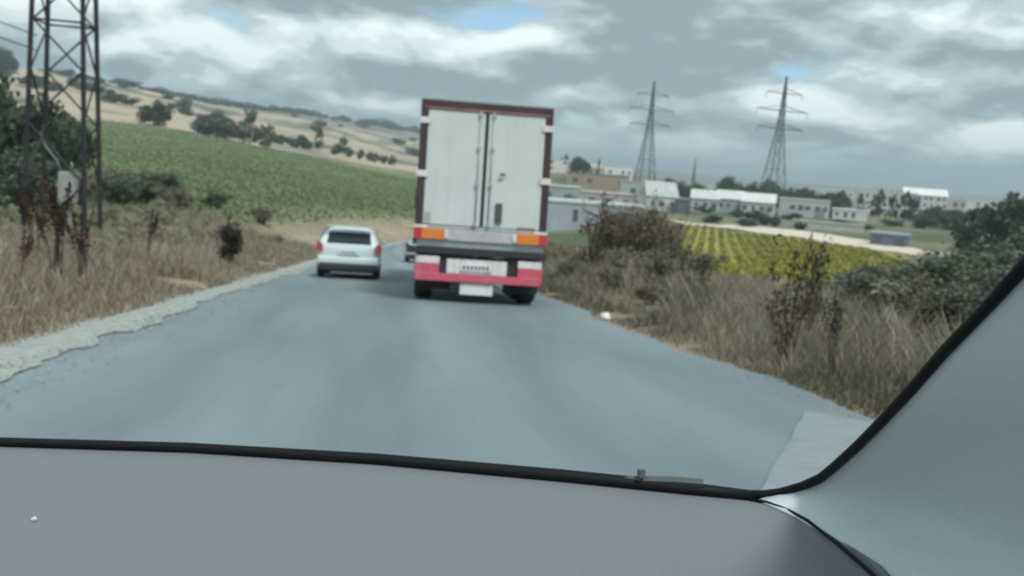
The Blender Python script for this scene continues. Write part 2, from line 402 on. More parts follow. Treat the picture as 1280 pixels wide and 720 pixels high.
# ------------------------------------------------------------------ the car the view is from
CAR = (0, 0, 0)
def cabin():
    root = empty('car_cabin', (0, 0, 0), (-TILT, 0, 0))
    tag(root, 'grey car cabin with soft dashboard, black windscreen seal and pale pillar trim', 'car')
    dash = mat('dashboard_vinyl', (.180, .194, .214), .60, .05, 260, .10, spec=.35)
    trim = mat('pillar_trim', (.62, .69, .72), .5, .03, 180, .05, spec=.4)
    blk = mat('black_rubber', (.006, .007, .009), .6, spec=.2)
    lining = mat('headliner', (.45, .46, .46), .9, .06, 60)
    glass = bpy.data.materials.new('windscreen_glass'); glass.use_nodes = True; N = glass.node_tree.nodes; N.remove(N['Principled BSDF'])
    t = N.new('ShaderNodeBsdfTransparent'); t.inputs[0].default_value = (.965, .985, .98, 1); glass.node_tree.links.new(t.outputs[0], N['Material Output'].inputs[0])
    # line where the glass meets the dashboard, from the driver's side to the passenger's corner
    base = [(-1.05, .62), (-.95, .70), (-.80, .765), (-.58, .806), (-.356, .822), (-.183, .820), (-.002, .794), (.172, .748), (.286, .713), (.345, .695)]
    base = [Vector((x, y, .98)) for x, y in base]
    # dashboard: rises a little towards the glass, rolls over at the front
    V = []; F = []; prof = [(0, .002, .004), (0, -.012, .004), (.0, -.05, -.001), (0, -.10, -.005), (0, -.17, -.012), (0, -.25, -.024), (0, -.33, -.045), (0, -.40, -.09), (0, -.43, -.20), (0, -.40, -.36)]
    bx = [b.copy() for b in base]+[Vector((.362, .668, .98)), Vector((.368, .636, .98)), Vector((.369, .58, .98)), Vector((.369, .53, .98))]
    for b in bx:
        for _, dy, dz in prof:
            yy = min(b.y+dy, b.y)
            yy = b.y+dy*(b.y-.30)/.46
            V.append((b.x, yy, b.z-.008+dz))
    k = len(prof)
    for i in range(len(bx)-1):
        for j in range(k-1): F.append((i*k+j, (i+1)*k+j, (i+1)*k+j+1, i*k+j+1))
    o = MB().poly(V, F).build('dashboard', dash, root, smooth=True, sub=2)
    o.modifiers.new('thickness', 'SOLIDIFY').thickness = -.004
    # tiny white crumb lying on the dashboard
    MB().tube([(-.261, .6415, .9625), (-.259, .6415, .9640)], .0016, 6).build('crumb', mat('white_crumb', (.8, .8, .78), .6), o)
    # black seal: along the base, then round the corner and up the pillar
    rb = [.0045+.0030*min(1, max(0, (p.x+.4)/.65)) for p in base]
    rb[-1] = .0050; rb[-2] = .0070
    MB().tube(base, rb, 8).build('windscreen_seal', blk, root, smooth=True)
    seal = [(.335, .699, .979), (.352, .692, .9825), (.364, .684, .987), (.3755, .668, .997), (.381, .646, 1.0105), (.379, .620, 1.0265), (.3735, .575, 1.0545), (.367, .532, 1.082), (.357, .480, 1.1145), (.346, .430, 1.146), (.338, .383, 1.175), (.329, .341, 1.201), (.318, .28, 1.24), (.30, .18, 1.302), (.285, .08, 1.362)]
    sv = [Vector(p) for p in seal]
    MB().tube(sv, [.0055]+[.0042]*3+[.0040]*11, 8).build('pillar_seal', blk, root, smooth=True)
    # pillar trim: skin from the seal back along the door side
    V = []; F = []; nv = 12
    for i, p in enumerate(sv):
        u = i/(len(sv)-1)
        e = Vector((.372+.02*u, .10-.25*u, .93+.40*u))
        if i < 6: e.z = .93+.02*i; e.y = .10
        for j in range(nv):
            t = j/(nv-1)
            q = p.lerp(e, t)
            inw = math.sin(PI*min(1, t*1.6))*.010*(1-.3*u)
            q.x += -inw*max(0, min(1, u*3-1))+.05*max(0, t-.45)+.042*math.sin(PI*min(1, u/.60))*min(1, t/.12)
            kf = max(0, 1-u*6)
            q.x += (float(np.interp(q.y, [.1, .58, .632, .662, .683, .694], [.368, .3685, .3675, .362, .352, .340]))-q.x)*kf
            q.z += (float(np.interp(q.y, [.1, .35, .45, .53, .632, .694], [.90, .928, .953, .968, .975, .977]))-q.z)*kf
            # the foot of the pillar flares out over the dashboard end
            foot = max(0, 1-u*3.2)
            q.z += foot*0.0
            V.append(q)
    for i in range(len(sv)-1):
        for j in range(nv-1): F.append((i*nv+j, i*nv+j+1, (i+1)*nv+j+1, (i+1)*nv+j))
    o = MB().poly(V, F).build('pillar_trim', trim, root, smooth=True, sub=1)
    so = o.modifiers.new('thickness', 'SOLIDIFY'); so.thickness = .006; so.offset = -1
    # gap shadow between dashboard end and pillar foot, built as a black tube
    MB().tube([(.338, .694, .977), (.350, .683, .978), (.360, .662, .978), (.3655, .632, .977), (.3665, .58, .974), (.366, .53, .970), (.366, .45, .955), (.366, .35, .93)], .0015, 6).build('gap_shadow', blk, root, smooth=True)
    # glass
    V = []; F = []
    top = [(-1.0, .02), (-.85, .06), (-.72, .10), (-.56, .13), (-.40, .145), (-.27, .15), (-.15, .145), (.02, .13), (.16, .11), (.285, .08)]
    for j in range(7):
        t = j/6
        for b, (tx, ty) in zip(base, top):
            q = b.lerp(Vector((tx, ty, 1.362)), t); q.z += .03*math.sin(PI*t); V.append(q)
    for j in range(6):
        for i in range(9): F.append((j*10+i, j*10+i+1, (j+1)*10+i+1, (j+1)*10+i))
    gl = MB().poly(V, F).build('windscreen', glass, root, smooth=True)
    # two dried specks of dirt on the glass
    dirt = mat('dried_dirt', (.05, .05, .045), .9)
    for px, pz_ in ((.0087, 1.351), (.0745, 1.341)):
        s = (px, .37+0*px, pz_)
        MB().tube([(s[0]-.0006, s[1], s[2]), (s[0]+.0006, s[1], s[2]-.0003)], .0009, 6).build('dirt_speck', dirt, gl)
    # wiper lying along the foot of the glass, outside
    wip = mat('wiper_grey', (.09, .11, .115), .7)
    w = MB().tube([(.20, .74, .978), (.246, .724, .985), (.275, .714, .9875), (.298, .706, .988)], .0042, 6).build('wiper', wip, root)
    MB().box((.243, .72, .992), (.006, .006, .007)).build('wiper_joint', wip, w)
    # roof, header and far pillar close the cabin over the seats
    MB().box((-.36, -.55, 1.40), (1.35, 1.25, .03)).build('roof_lining', lining, root, bevel=.01)
    MB().tube([(-1.05, .62, .98), (-1.04, .30, 1.19), (-1.0, .02, 1.375)], .035, 8).build('driver_pillar', trim, root, smooth=True)
    return root
cabin()

# ------------------------------------------------------------------ vehicles
M['door_white'] = mat('trailer_white', (.62, .66, .64), .45, .06, 1.2, spec=.4)
def streaks(m, amt=.22):
    nt = m.node_tree; N = nt.nodes; L = nt.links; b = N['Principled BSDF']; src = b.inputs['Base Color'].links[0].from_socket
    tc = N.new('ShaderNodeTexCoord'); mp = N.new('ShaderNodeMapping'); mp.inputs['Scale'].default_value = (5, 5, .35); L.new(tc.outputs['Object'], mp.inputs[0])
    no = N.new('ShaderNodeTexNoise'); no.inputs['Scale'].default_value = 1.6; no.inputs['Detail'].default_value = 8; no.inputs['Roughness'].default_value = .7; L.new(mp.outputs[0], no.inputs[0])
    r = N.new('ShaderNodeValToRGB'); r.color_ramp.elements[0].position = .5; r.color_ramp.elements[0].color = (0, 0, 0, 1); r.color_ramp.elements[1].position = .75; r.color_ramp.elements[1].color = (amt*2,)*3+(1,)
    L.new(no.outputs[0], r.inputs[0]); mx = N.new('ShaderNodeMix'); mx.data_type = 'RGBA'; L.new(r.outputs[0], mx.inputs['Factor']); L.new(src, mx.inputs['A']); mx.inputs['B'].default_value = (.30, .29, .26, 1)
    L.new(mx.outputs['Result'], b.inputs['Base Color'])
streaks(M['door_white'], .09)
M['frame_maroon'] = mat('maroon_frame', (.06, .03, .034), .5, .25, 3)
M['steel'] = mat('galvanised', (.42, .44, .44), .45, .12, 6, metal=.4)
M['black'] = mat('tyre_black', (.022, .023, .025), .8, .2, 10)
M['chassis'] = mat('chassis_black', (.03, .03, .033), .7, .2, 5)
M['orange'] = mat('orange_lens', (.75, .22, .03), .3, .1, 20, coat=.4)
M['red'] = mat('red_lens', (.55, .03, .05), .3, .1, 20, coat=.4)
M['redpaint'] = mat('pinkish_red_reflective', (.60, .10, .15), .45, .1, 12)
M['whiteref'] = mat('white_reflective', (.74, .72, .72), .45, .1, 12)
M['plate'] = mat('plate_white', (.75, .77, .76), .4, .04, 30)
M['smoked'] = mat('smoked_lens', (.12, .05, .05), .3)
streaks(M['redpaint'], .3); streaks(M['whiteref'], .35); streaks(M['plate'], .2)
M['glass'] = mat('dark_glass', (.02, .028, .035), .08, spec=.6)
M['bluecab'] = mat('cab_paint', (.55, .58, .6), .35, coat=.5)

def wheel(root, x, y, z, r, w, name='wheel', dual=False):
    wh = MB().cyl_x((0, 0, 0), r, w, 28, [(r*.58, -w/2), (r*.9, -w/2), (r*.985, -w*.38), (r, -w*.2), (r, w*.2), (r*.985, w*.38), (r*.9, w/2), (r*.58, w/2)]).build(name, M['black'], root, smooth=True)
    wh.location = (x, y, z)
    MB().cyl_x((0, 0, 0), r*.58, w*.7, 20, [(0, -w*.25), (r*.25, -w*.28), (r*.35, -w*.36), (r*.585, -w*.40), (r*.585, w*.40), (r*.35, w*.36), (r*.25, w*.28), (0, w*.25)]).build('rim', M['steel'], wh, smooth=True)
    return wh

def truck():
    x0, y0 = 1.775, 18.0
    root = empty('articulated_truck', (x0, y0, -G*y0), (-TILT, 0, -R(2.0)))
    tag(root, 'white box trailer truck with maroon rear frame and red bumper', 'truck')
    root.scale = (1.025, 1, 1.02)
    P = lambda n, m, mb, par=root, **k: mb.build(n, m, par, **k)
    zb, ztp = 1.42, 3.86
    P('cargo_box', M['door_white'], MB().span((-1.24, .10, zb-.12), (1.24, 13.6, ztp-.01)))
    P('floor_sill', M['steel'], MB().span((-1.26, .02, 1.40), (1.26, .16, 1.475)), bevel=.01)
    for s in (-1, 1):
        pl = P('rear_post', M['frame_maroon'], MB().span((s*1.275, 0.0, 1.477), (s*1.135, .14, 3.70)), bevel=.012)
        for z in (2.45, 3.47):
            MB().span((s*1.30, -.022, z-.06), (s*1.08, -.002, z+.06)).build('hinge', M['whiteref'], pl, bevel=.006)
    P('rear_header', M['frame_maroon'], MB().span((-1.275, .0, 3.703), (1.275, .14, 3.87)), bevel=.012)
    P('header_trim', mat('faded_pink_trim', (.33, .16, .17), .5, .2, 3), MB().span((-1.20, -.012, 3.704), (1.20, -.002, 3.735)))
    P('roof_edge', M['steel'], MB().span((-1.28, .0, 3.873), (1.28, .2, 3.895)))
    for s in (-1, 1):
        d = P('door', M['door_white'], MB().span((s*1.13, .015, 1.49), (s*.034, .075, 3.695)), bevel=.012)
        for xx, ww in ((s*.125, .013),):
            MB().tube([(xx, -.012, 1.46), (xx, -.012, 3.71)], ww, 8).build('lock_bar', M['steel'] if ww > .012 else M['chassis'], d, smooth=True)
        for z in (1.53, 2.3, 3.0, 3.64):
            MB().span((s*.10, -.034, z-.04), (s*.165, .013, z+.04)).build('bar_keeper', M['steel'], d, bevel=.004)
        for z in (1.495, 3.69):
            pass
    P('door_seal', M['black'], MB().span((-.0335, .03, 1.49), (.0335, .066, 3.695)))
    P('latch_box', mat('latch_dark', (.07, .09, .085), .6), MB().span((.255, -.03, 1.58), (.385, .013, 1.97)), bevel=.01)
    P('door_handle', M['chassis'], MB().tube([(.30, -.045, 2.52), (.40, -.045, 2.53)], .025, 6))
    P('corner_marker', mat('grey_marker', (.38, .42, .40), .5), MB().span((-1.10, .003, 1.50), (-.98, .013, 1.72)))
    P('corner_strap', mat('ochre_strap', (.30, .2, .1), .6), MB().span((.70, .003, 1.50), (1.05, .013, 1.535)))
    # lamp bar under the doors
    P('lamp_bar', mat('pinkish_grey_panel', (.50, .46, .47), .5, .12, 5), MB().span((-1.27, -.03, 1.19), (1.27, .10, 1.398)), bevel=.015)
    for s in (-1, 1):
        l = P('tail_lamp', M['orange'], MB().span((s*(.70), -.065, 1.20), (s*1.14, -.031, 1.41)), bevel=.012)
        MB().span((s*1.142, -.064, 1.20), (s*1.29, -.029, 1.41)).build('red_lens', M['red'], l, bevel=.012)
        MB().span((s*.62, -.06, 1.23), (s*.698, -.032, 1.38)).build('reverse_lens', M['whiteref'], l, bevel=.01)
        MB().span((s*1.29, -.05, 1.412), (s*1.02, .0, 1.465)).build('lamp_cap', M['whiteref'], l, bevel=.008)
    P('cross_beam', M['steel'], MB().span((-1.22, .02, 1.06), (1.24, .16, 1.187)), bevel=.01)
    P('tail_lift_edge', M['chassis'], MB().span((-1.40, -.02, .92), (1.30, .30, 1.057)), bevel=.015)
    P('chassis_rails', M['chassis'], MB().span((-.55, .35, .95), (-.40, 13.2, 1.29)).span((.40, .35, .95), (.55, 13.2, 1.29)).span((-.4, 1.5, 1.0), (.4, 1.65, 1.25)).span((-.4, 5, 1.0), (.4, 5.15, 1.25)).span((-.4, 9, 1.0), (.4, 9.15, 1.25)))
    # underrun bumper
    P('bumper_backing', M['chassis'], MB().span((-1.15, .06, .42), (1.15, .18, .90)))
    P('bumper_panel', M['whiteref'], MB().span((-.62, .015, .56), (.55, .058, .84)), bevel=.01)
    for s in (-1, 1):
        b = P('bumper_block', M['redpaint'], MB().span((s*.76, -.02, .47), (s*1.24, .058, .735)), bevel=.012)
        MB().span((s*.76, -.018, .737), (s*1.22, .055, .87)).build('reflective_top', M['whiteref'], b, bevel=.01)
    P('bumper_strip', M['redpaint'], MB().span((-1.22, -.03, .40), (1.22, .012, .555)), bevel=.012)
    pl = P('number_plate', M['plate'], MB().span((-.36, -.012, .62), (.26, .013, .76)), bevel=.004)
    for k in range(7):
        MB().span((-.30+k*.075, -.015, .65), (-.262+k*.075, -.013, .73)).build('plate_mark', M['chassis'], pl)
    P('reflector_board', M['plate'], MB().span((-.34, .02, .16), (.30, .05, .385)), bevel=.006)
    for bx_ in (-.30, .20): P('board_bracket', M['chassis'], MB().span((bx_, .052, .18), (bx_+.05, .09, .46)))
    for s in (-1, 1):
        P('mud_flap', M['black'], MB().span((s*.52, .40, .22), (s*1.22, .42, .95)))
        for yy in (1.05, 2.36, 3.67):
            wheel(root, s*1.04, yy, .5, .5, .36)
        P('side_guard', M['steel'], MB().span((s*1.20, 5.0, .55), (s*1.23, 9.6, .67)).span((s*1.20, 5.0, .85), (s*1.23, 9.6, .97)).span((s*1.16, 5.3, .55), (s*1.198, 5.4, 1.3)).span((s*1.16, 9.2, .55), (s*1.198, 9.3, 1.3)))
        P('landing_leg', M['chassis'], MB().span((s*.75, 10.3, .12), (s*.9, 10.45, 1.29)).span((s*.68, 10.2, .06), (s*.97, 10.55, .12)))
    for yy in (1.05, 2.36, 3.67): P('axle', M['chassis'], MB().cyl_x((0, yy, .5), .07, 1.9, 10))
    # tractor in front
    c = MB()
    prof = [(13.9, .95), (13.9, 3.4), (14.4, 3.75), (15.5, 3.72), (16.0, 3.2), (16.28, 2.1), (16.30, .55), (15.2, .5)]
    n = len(prof)
    V = [(-1.2, y, z) for y, z in prof]+[(1.2, y, z) for y, z in prof]
    c.poly(V, [tuple(range(n))[::-1], tuple(range(n, 2*n))]+[(i, (i+1) % n, n+(i+1) % n, n+i) for i in range(n)])
    cab = P('cab', M['bluecab'], c, bevel=.05)
    MB().poly([(-1.1, 16.04, 3.15), (1.1, 16.04, 3.15), (1.1, 16.285, 2.15), (-1.1, 16.285, 2.15)], [(0, 1, 2, 3)]).build('windscreen', M['glass'], cab)
    for s in (-1, 1):
        MB().span((s*1.203, 15.0, 2.2), (s*1.215, 15.9, 3.0)).build('side_window', M['glass'], cab)
        MB().span((s*1.25, 15.9, 2.3), (s*1.45, 16.0, 3.0)).build('mirror', M['chassis'], cab, bevel=.02)
        wheel(root, s*1.02, 15.3, .5, .5, .34); wheel(root, s*.98, 12.1, .5, .5, .5)
    P('tractor_frame', M['chassis'], MB().span((-.5, 11.4, .6), (.5, 15.6, .93)))
    return root
truck()

def car_shell(root, paint, lamp='red', L=4.1, W=1.76, Hh=1.47, hatch=True):
    """hatchback with its tail at y=0; y runs forward"""
    # stations along the car: y, half width at sill / belt / roof, z sill, z belt, z roof
    st = [(0.00, .76, .80, .70, .34, .80, .83, .40),
          (0.06, .84, .86, .74, .26, .93, .99, .40),
          (0.32, .87, .88, .68, .22, .97, 1.33, .40),
          (0.62, .88, .88, .64, .20, .96, 1.45, .4),
          (1.20, .88, .88, .63, .20, .95, 1.47, .4),
          (1.90, .88, .88, .62, .20, .94, 1.46, .4),
          (2.50, .88, .88, .60, .20, .93, 1.36, .4),
          (3.05, .88, .87, .62, .20, .93, 1.00, .4),
          (3.30, .87, .86, .60, .21, .90, .945, .4),
          (3.85, .83, .82, .56, .25, .78, .84, .4),
          (4.08, .72, .70, .48, .32, .62, .66, .4)]
    V = []; F = []
    sx, sy, sz = W/1.76, L/4.1, Hh/1.47
    for y, ws, wb, wr_, zs, zb, zr, _ in st:
        half = [(0, zr), (wr_*.62, zr), (wr_, zr-.045*(zr-zb > .2)-.008), (wb*.985, zb+.02), (wb, (zb*.6+zs*.4)), (ws*.985, zs+.06), (ws*.9, zs), (0, zs)]
        ring = [(x*sx, y*sy, z*sz) for x, z in half]+[(-x*sx, y*sy, z*sz) for x, z in half[-2:0:-1]]
        V += ring
    k = 14
    for i in range(len(st)-1):
        for j in range(k): F.append((i*k+j, (i+1)*k+j, (i+1)*k+(j+1) % k, i*k+(j+1) % k))
    F.append(tuple(range(k))); F.append(tuple((len(st)-1)*k+j for j in range(k))[::-1])
    body = MB().poly(V, F).build('body', paint, root, smooth=True, sub=2)
    S = lambda p: (p[0]*sx, p[1]*sy, p[2]*sz)
    def quad(n, m, pts, par=root, th=.012):
        o = MB().poly([S(p) for p in pts], [tuple(range(len(pts)))]).build(n, m, par)
        s = o.modifiers.new('thickness', 'SOLIDIFY'); s.thickness = th; s.offset = 1
        return o
    rw = quad('rear_window', M['glass'], [(-.60, .045, .985), (.60, .045, .985), (.565, .28, 1.28), (-.565, .28, 1.28)][::-1])
    MB().tube([S((-.05, .03, 1.0)), S((.28, .075, 1.07))], .008, 5).build('rear_wiper', M['chassis'], rw)
    quad('windscreen', M['glass'], [(-.60, 2.56, 1.35), (.60, 2.56, 1.35), (.66, 3.05, 1.03), (-.66, 3.05, 1.03)])
    for s in (-1, 1):
        a = [(s*.862, .55, 1.0), (s*.862, 1.45, 1.0), (s*.70, 1.45, 1.385), (s*.70, .75, 1.37)]
        b = [(s*.862, 1.52, 1.0), (s*.862, 2.75, .99), (s*.70, 2.3, 1.34), (s*.70, 1.52, 1.38)]
        quad('side_window', M['glass'], a if s > 0 else a[::-1]); quad('side_window', M['glass'], b if s > 0 else b[::-1])
        MB().span(S((s*.88, 2.45, .98)), S((s*1.02, 2.58, 1.10))).build('door_mirror', paint, root, bevel=.03)
        t = MB().poly([S(p) for p in [(s*.70, -.010, .74), (s*.80, -.004, .72), (s*.875, .14, .76), (s*.865, .18, .98), (s*.79, .05, .99), (s*.72, -.002, .94)]], [tuple(range(6)) if s > 0 else tuple(range(6))[::-1]]).build('tail_lamp', M[lamp], root)
        m = t.modifiers.new('thickness', 'SOLIDIFY'); m.thickness = .05; m.offset = .4
        MB().span(S((s*.55, 4.0, .60)), S((s*.78, 3.9, .72))).build('headlamp', M['whiteref'], root, bevel=.03)
    tg = MB().span(S((-.30, -.03, .66)), S((.30, -.012, .80))).build('plate_recess', paint, root, bevel=.01)
    pl = MB().span(S((-.25, -.036, .67)), S((.25, -.0305, .78))).build('number_plate', M['plate'], root)
    for q in range(7): MB().span(S((-.20+q*.058, -.039, .695)), S((-.172+q*.058, -.0365, .755))).build('plate_mark', M['chassis'], pl)
    MB().span(S((-.80, -.05, .22)), S((.80, .25, .40))).build('bumper', M['chassis'], root, bevel=.04)
    MB().span(S((-.84, -.045, .402)), S((.84, .18, .60))).build('bumper_cover', paint, root, bevel=.05)
    for s in (-1, 1):
        for yy in (.72, 3.28):
            wheel(root, s*.77*sx, yy*sy, .31, .31, .20)
    MB().span(S((-.62, .10, 1.435)), S((.62, .40, 1.462))).build('roof_spoiler', paint, root, bevel=.012)
    MB().span(S((-.75, .3, .17)), S((.75, 3.9, .26))).build('underbody', M['chassis'], root)
def cars():
    r = empty('hatchback_car', (-1.1, 25.6, -G*25.6), (-TILT, 0, 0)); tag(r, 'white hatchback car driving beside the truck', 'car')
    M['pinklamp'] = mat('faded_red_lens', (.50, .11, .12), .3, .1, 20)
    car_shell(r, mat('white_car_paint', (.66, .76, .78), .3, coat=.6), 'pinklamp')
    r = empty('saloon_car', (1.75, 47.5, -G*47.5), (-TILT, 0, 0)); tag(r, 'pale grey car almost hidden ahead of the truck', 'car')
    car_shell(r, mat('grey_car_paint', (.42, .46, .47), .35, coat=.5), 'smoked')
cars()

# ------------------------------------------------------------------ foliage makers
def leaf_quads(C, size, r, flat=0.0, elong=1.6):
    """one small leaf face per centre"""
    n = len(C)
    a = r.normal(size=(n, 3)); a[:, 2] *= (1-flat); a /= np.linalg.norm(a, axis=1)[:, None]
    b = np.cross(a, r.normal(size=(n, 3))); b /= np.linalg.norm(b, axis=1)[:, None]
    s = (size*(.6+.8*r.random(n)))[:, None]
    a = a*s*elong*.5; b = b*s*.5
    V = np.stack([C-a, C-a*.1+b, C+a, C-a*.1-b], 1).reshape(-1, 3)
    F = np.arange(4*n).reshape(n, 4)
    return V, F
def clumped(r, n, rx, ry, rz, cz, clumps, cr, hollow=.55):
    th = r.random(clumps)*2*PI; u = r.random(clumps)*1.95-.95; rr = hollow+(1-hollow)*r.random(clumps)
    k = np.sqrt(np.maximum(0, 1-u*u))
    cc = np.stack([rx*k*np.cos(th)*rr, ry*k*np.sin(th)*rr, cz+rz*u*rr], 1)
    w = r.integers(0, clumps, n); d = r.normal(size=(n, 3)); d /= np.linalg.norm(d, axis=1)[:, None]
    rad = cr*(.35+.75*r.random(n)**.6)*(.6+.8*r.random(clumps))[w]
    return cc[w]+d*rad[:, None]*np.array([1, 1, .75]), w, cc
M['bark'] = mat('bark', (.11, .09, .07), .9, .3, 6, .5)
M['twig'] = mat('dry_twig', (.085, .065, .05), .9, .3, 8)
M['leaf'] = mat('leaf', (.07, .1, .05), .65, attr='tint', spec=.25, trans=.22)
def tints(n, w, base, r, cl=.35, lf=.25, alt=None, altp=0.0):
    k = (1-cl+2*cl*r.random(w.max()+1))[w]*(1-lf+2*lf*r.random(n))
    c = np.array(base)[None]*k[:, None]
    if alt is not None:
        p = r.random(n) < altp; c[p] = np.array(alt)*k[p][:, None]
    return np.repeat(c, 4, axis=0)
def limb_tree(r, h, trunk_r, cc, n=7):
    mb = MB(); lean = r.normal(size=2)*.04*h
    top = Vector((lean[0], lean[1], h*.55))
    mb.tube([(0, 0, -.3), (lean[0]*.3, lean[1]*.3, h*.2), top], [trunk_r*1.25, trunk_r, trunk_r*.6], 7)
    for i in r.choice(len(cc), min(n, len(cc)), replace=False):
        e = Vector(cc[i]); s = Vector((lean[0]*.3, lean[1]*.3, h*(.2+.25*r.random())))
        mb.tube([s, s.lerp(e, .5)+Vector((0, 0, -.05*h)), e], [trunk_r*.5, trunk_r*.35, trunk_r*.12], 5)
    return mb
def tree_proto(name, seed, h, rx, n, leaf, base, clumps=16, cr=.32, rz=None, cz=None, trunk=.05, alt=None, altp=0.0):
    r = np.random.default_rng(seed); rz = rz or h*.46; cz = cz or h*.50
    C, w, cc = clumped(r, n, rx, rx, rz, cz, clumps, cr*rx)
    C[:, 2] = np.maximum(C[:, 2], .05*h)
    V, F = leaf_quads(C, leaf, r)
    root = empty(name)
    np_mesh('crown', V, F, M['leaf'], tints(n, w, base, r, alt=alt, altp=altp), parent=root)
    limb_tree(r, h, trunk*h*.5, cc).build('trunk', M['bark'], root)
    return root
PROTO = {}
def put(kind, x, y, sx, sz, label, cat, group, rz=None, sink=0.0):
    """copy a prototype plant to a spot on the ground; the first use moves the prototype itself"""
    p = PROTO[kind]
    if not p.get('used'): o = p['root']; p['used'] = True
    else: o = copy_tree(p['root'])
    o.location = (x, y, zt1(x, y)-sink); o.rotation_euler = (0, 0, rnd.random()*6.28 if rz is None else rz); o.scale = (sx, sx, sz)
    tag(o, label, cat, group); return o
# unit prototypes: 1 m tall, 1 m wide-ish; scaled when placed
DG, MG, PG = (.065, .09, .055), (.06, .09, .04), (.11, .135, .085)
for i in range(3): PROTO['broad%d' % i] = dict(root=tree_proto('broadleaf_tree', 20+i, 1, .5, 2600, .06, DG, 30, .40))
for i in range(2): PROTO['pale%d' % i] = dict(root=tree_proto('olive_tree', 30+i, 1, .5, 2000, .055, PG, 24, .36))
PROTO['cyp'] = dict(root=tree_proto('cypress_tree', 41, 1, .5, 1100, .055, (.035, .055, .032), 22, .30, rz=.48, cz=.5))
for i in range(3): PROTO['far%d' % i] = dict(root=tree_proto('hillside_tree', 50+i, 1, .5, 700, .10, DG, 16, .46))
def shrub_proto(name, seed, n, leaf, base, stems=14, alt=None, altp=0, cr=.26, clumps=20, leafy=True, h=1.0, rx=.5, mat_twig='twig', elong=2.2, thick=1.0):
    """bush: many stems from one foot, fine leaves or seed heads along them"""
    r = np.random.default_rng(seed); root = empty(name); mb = MB(); tips = []
    for k in range(stems):
        a = r.random()*2*PI; rr = rx*(.25+.75*r.random()); hh = h*(.55+.45*r.random())
        e = Vector((math.cos(a)*rr, math.sin(a)*rr, hh)); s = Vector((math.cos(a)*.06, math.sin(a)*.06, -.06)); m = s.lerp(e, .5)+Vector(r.normal(size=3)*.05)+Vector((-math.cos(a)*rr*.15, -math.sin(a)*rr*.15, 0))
        mb.tube([s, m, e], [.013*thick, .009*thick, .003*thick], 4, cap=False); tips += [(m, e)]
        for q in range(3):
            t = .35+.6*r.random(); b = m.lerp(e, t); f = b+Vector(r.normal(size=3)*.13)+Vector((0, 0, .08)); mb.tube([b, f], [.006*thick, .002*thick], 3, cap=False); tips.append((b, f))
    mb.build('stems', M[mat_twig], root)
    w = r.integers(0, len(tips), n); t = r.random(n)
    A = np.array([tuple(x[0]) for x in tips]); B = np.array([tuple(x[1]) for x in tips])
    C = A[w]+(B[w]-A[w])*t[:, None]+r.normal(size=(n, 3))*np.array([.055, .055, .05])
    C[:, 2] = np.maximum(C[:, 2], .01)
    V, F = leaf_quads(C, leaf, r, elong=elong)
    np_mesh('foliage', V, F, M['leaf'], tints(n, w, base, r, .3, .3, alt, altp), parent=root)
    return root
BR, OL, GG, ST = (.26, .22, .165), (.185, .185, .125), (.125, .155, .105), (.42, .36, .27)
for i in range(3): PROTO['dry%d' % i] = dict(root=shrub_proto('dry_shrub', 60+i, 2400, .031, BR, 18, alt=ST, altp=.18))
for i in range(3): PROTO['tall%d' % i] = dict(root=shrub_proto('thicket_shrub', 65+i, 6000, .016, (.235, .19, .145), 30, alt=(.16, .15, .10), altp=.3))
for i in range(3): PROTO['olive%d' % i] = dict(root=shrub_proto('roadside_shrub', 70+i, 2600, .032, OL, 16, alt=BR, altp=.35))
for i in range(2): PROTO['green%d' % i] = dict(root=shrub_proto('green_shrub', 80+i, 4500, .028, GG, 20, alt=(.10, .115, .09), altp=.4))
PROTO['dark0'] = dict(root=shrub_proto('withered_thistle', 91, 170, .036, (.05, .042, .034), 10, alt=(.09, .06, .05), altp=.3))
PROTO['dark1'] = dict(root=shrub_proto('withered_thistle', 92, 190, .036, (.055, .05, .04), 8, rx=.35))
PROTO['red'] = dict(root=shrub_proto('withered_bush', 95, 1500, .05, (.075, .045, .035), 16, alt=(.045, .06, .04), altp=.35, rx=.42))
PROTO['bare'] = dict(root=shrub_proto('bare_tree', 97, 130, .03, (.06, .05, .04), 6, rx=.42, thick=2.4))

def dock_proto(name, seed, stems):
    """rust-brown seed stalk: bare stem, packed seed spikes"""
    r = np.random.default_rng(seed); root = empty(name); mb = MB(); C = []; w = []
    for k in range(stems):
        a = r.random()*6.28; e = Vector((math.cos(a)*.22, math.sin(a)*.16, .80+.2*r.random())); s = Vector((0, 0, -.05)); m = Vector((e.x*.3, e.y*.3, .5))
        mb.tube([s, m, e], [.010, .008, .003], 5)
        L_ = np.linspace(0, 1, 150)[:, None]
        p = np.array(m.lerp(e, .25))[None]*(1-L_)+np.array(e)[None]*L_
        C.append(p+r.normal(size=(150, 3))*(.035*(1.15-L_))); w.append(np.full(150, k))
    mb.build('stalk', M['twig'], root)
    C = np.concatenate(C); w = np.concatenate(w); V, F = leaf_quads(C, .022, r, elong=1.3)
    tag(np_mesh('seed_head', V, F, M['leaf'], tints(len(C), w, (.075, .042, .032), r, .2, .35), parent=root), kind='stuff')
    return root
for i in range(3): PROTO['dock%d' % i] = dict(root=dock_proto('dock_plant', 100+i, 3+i))

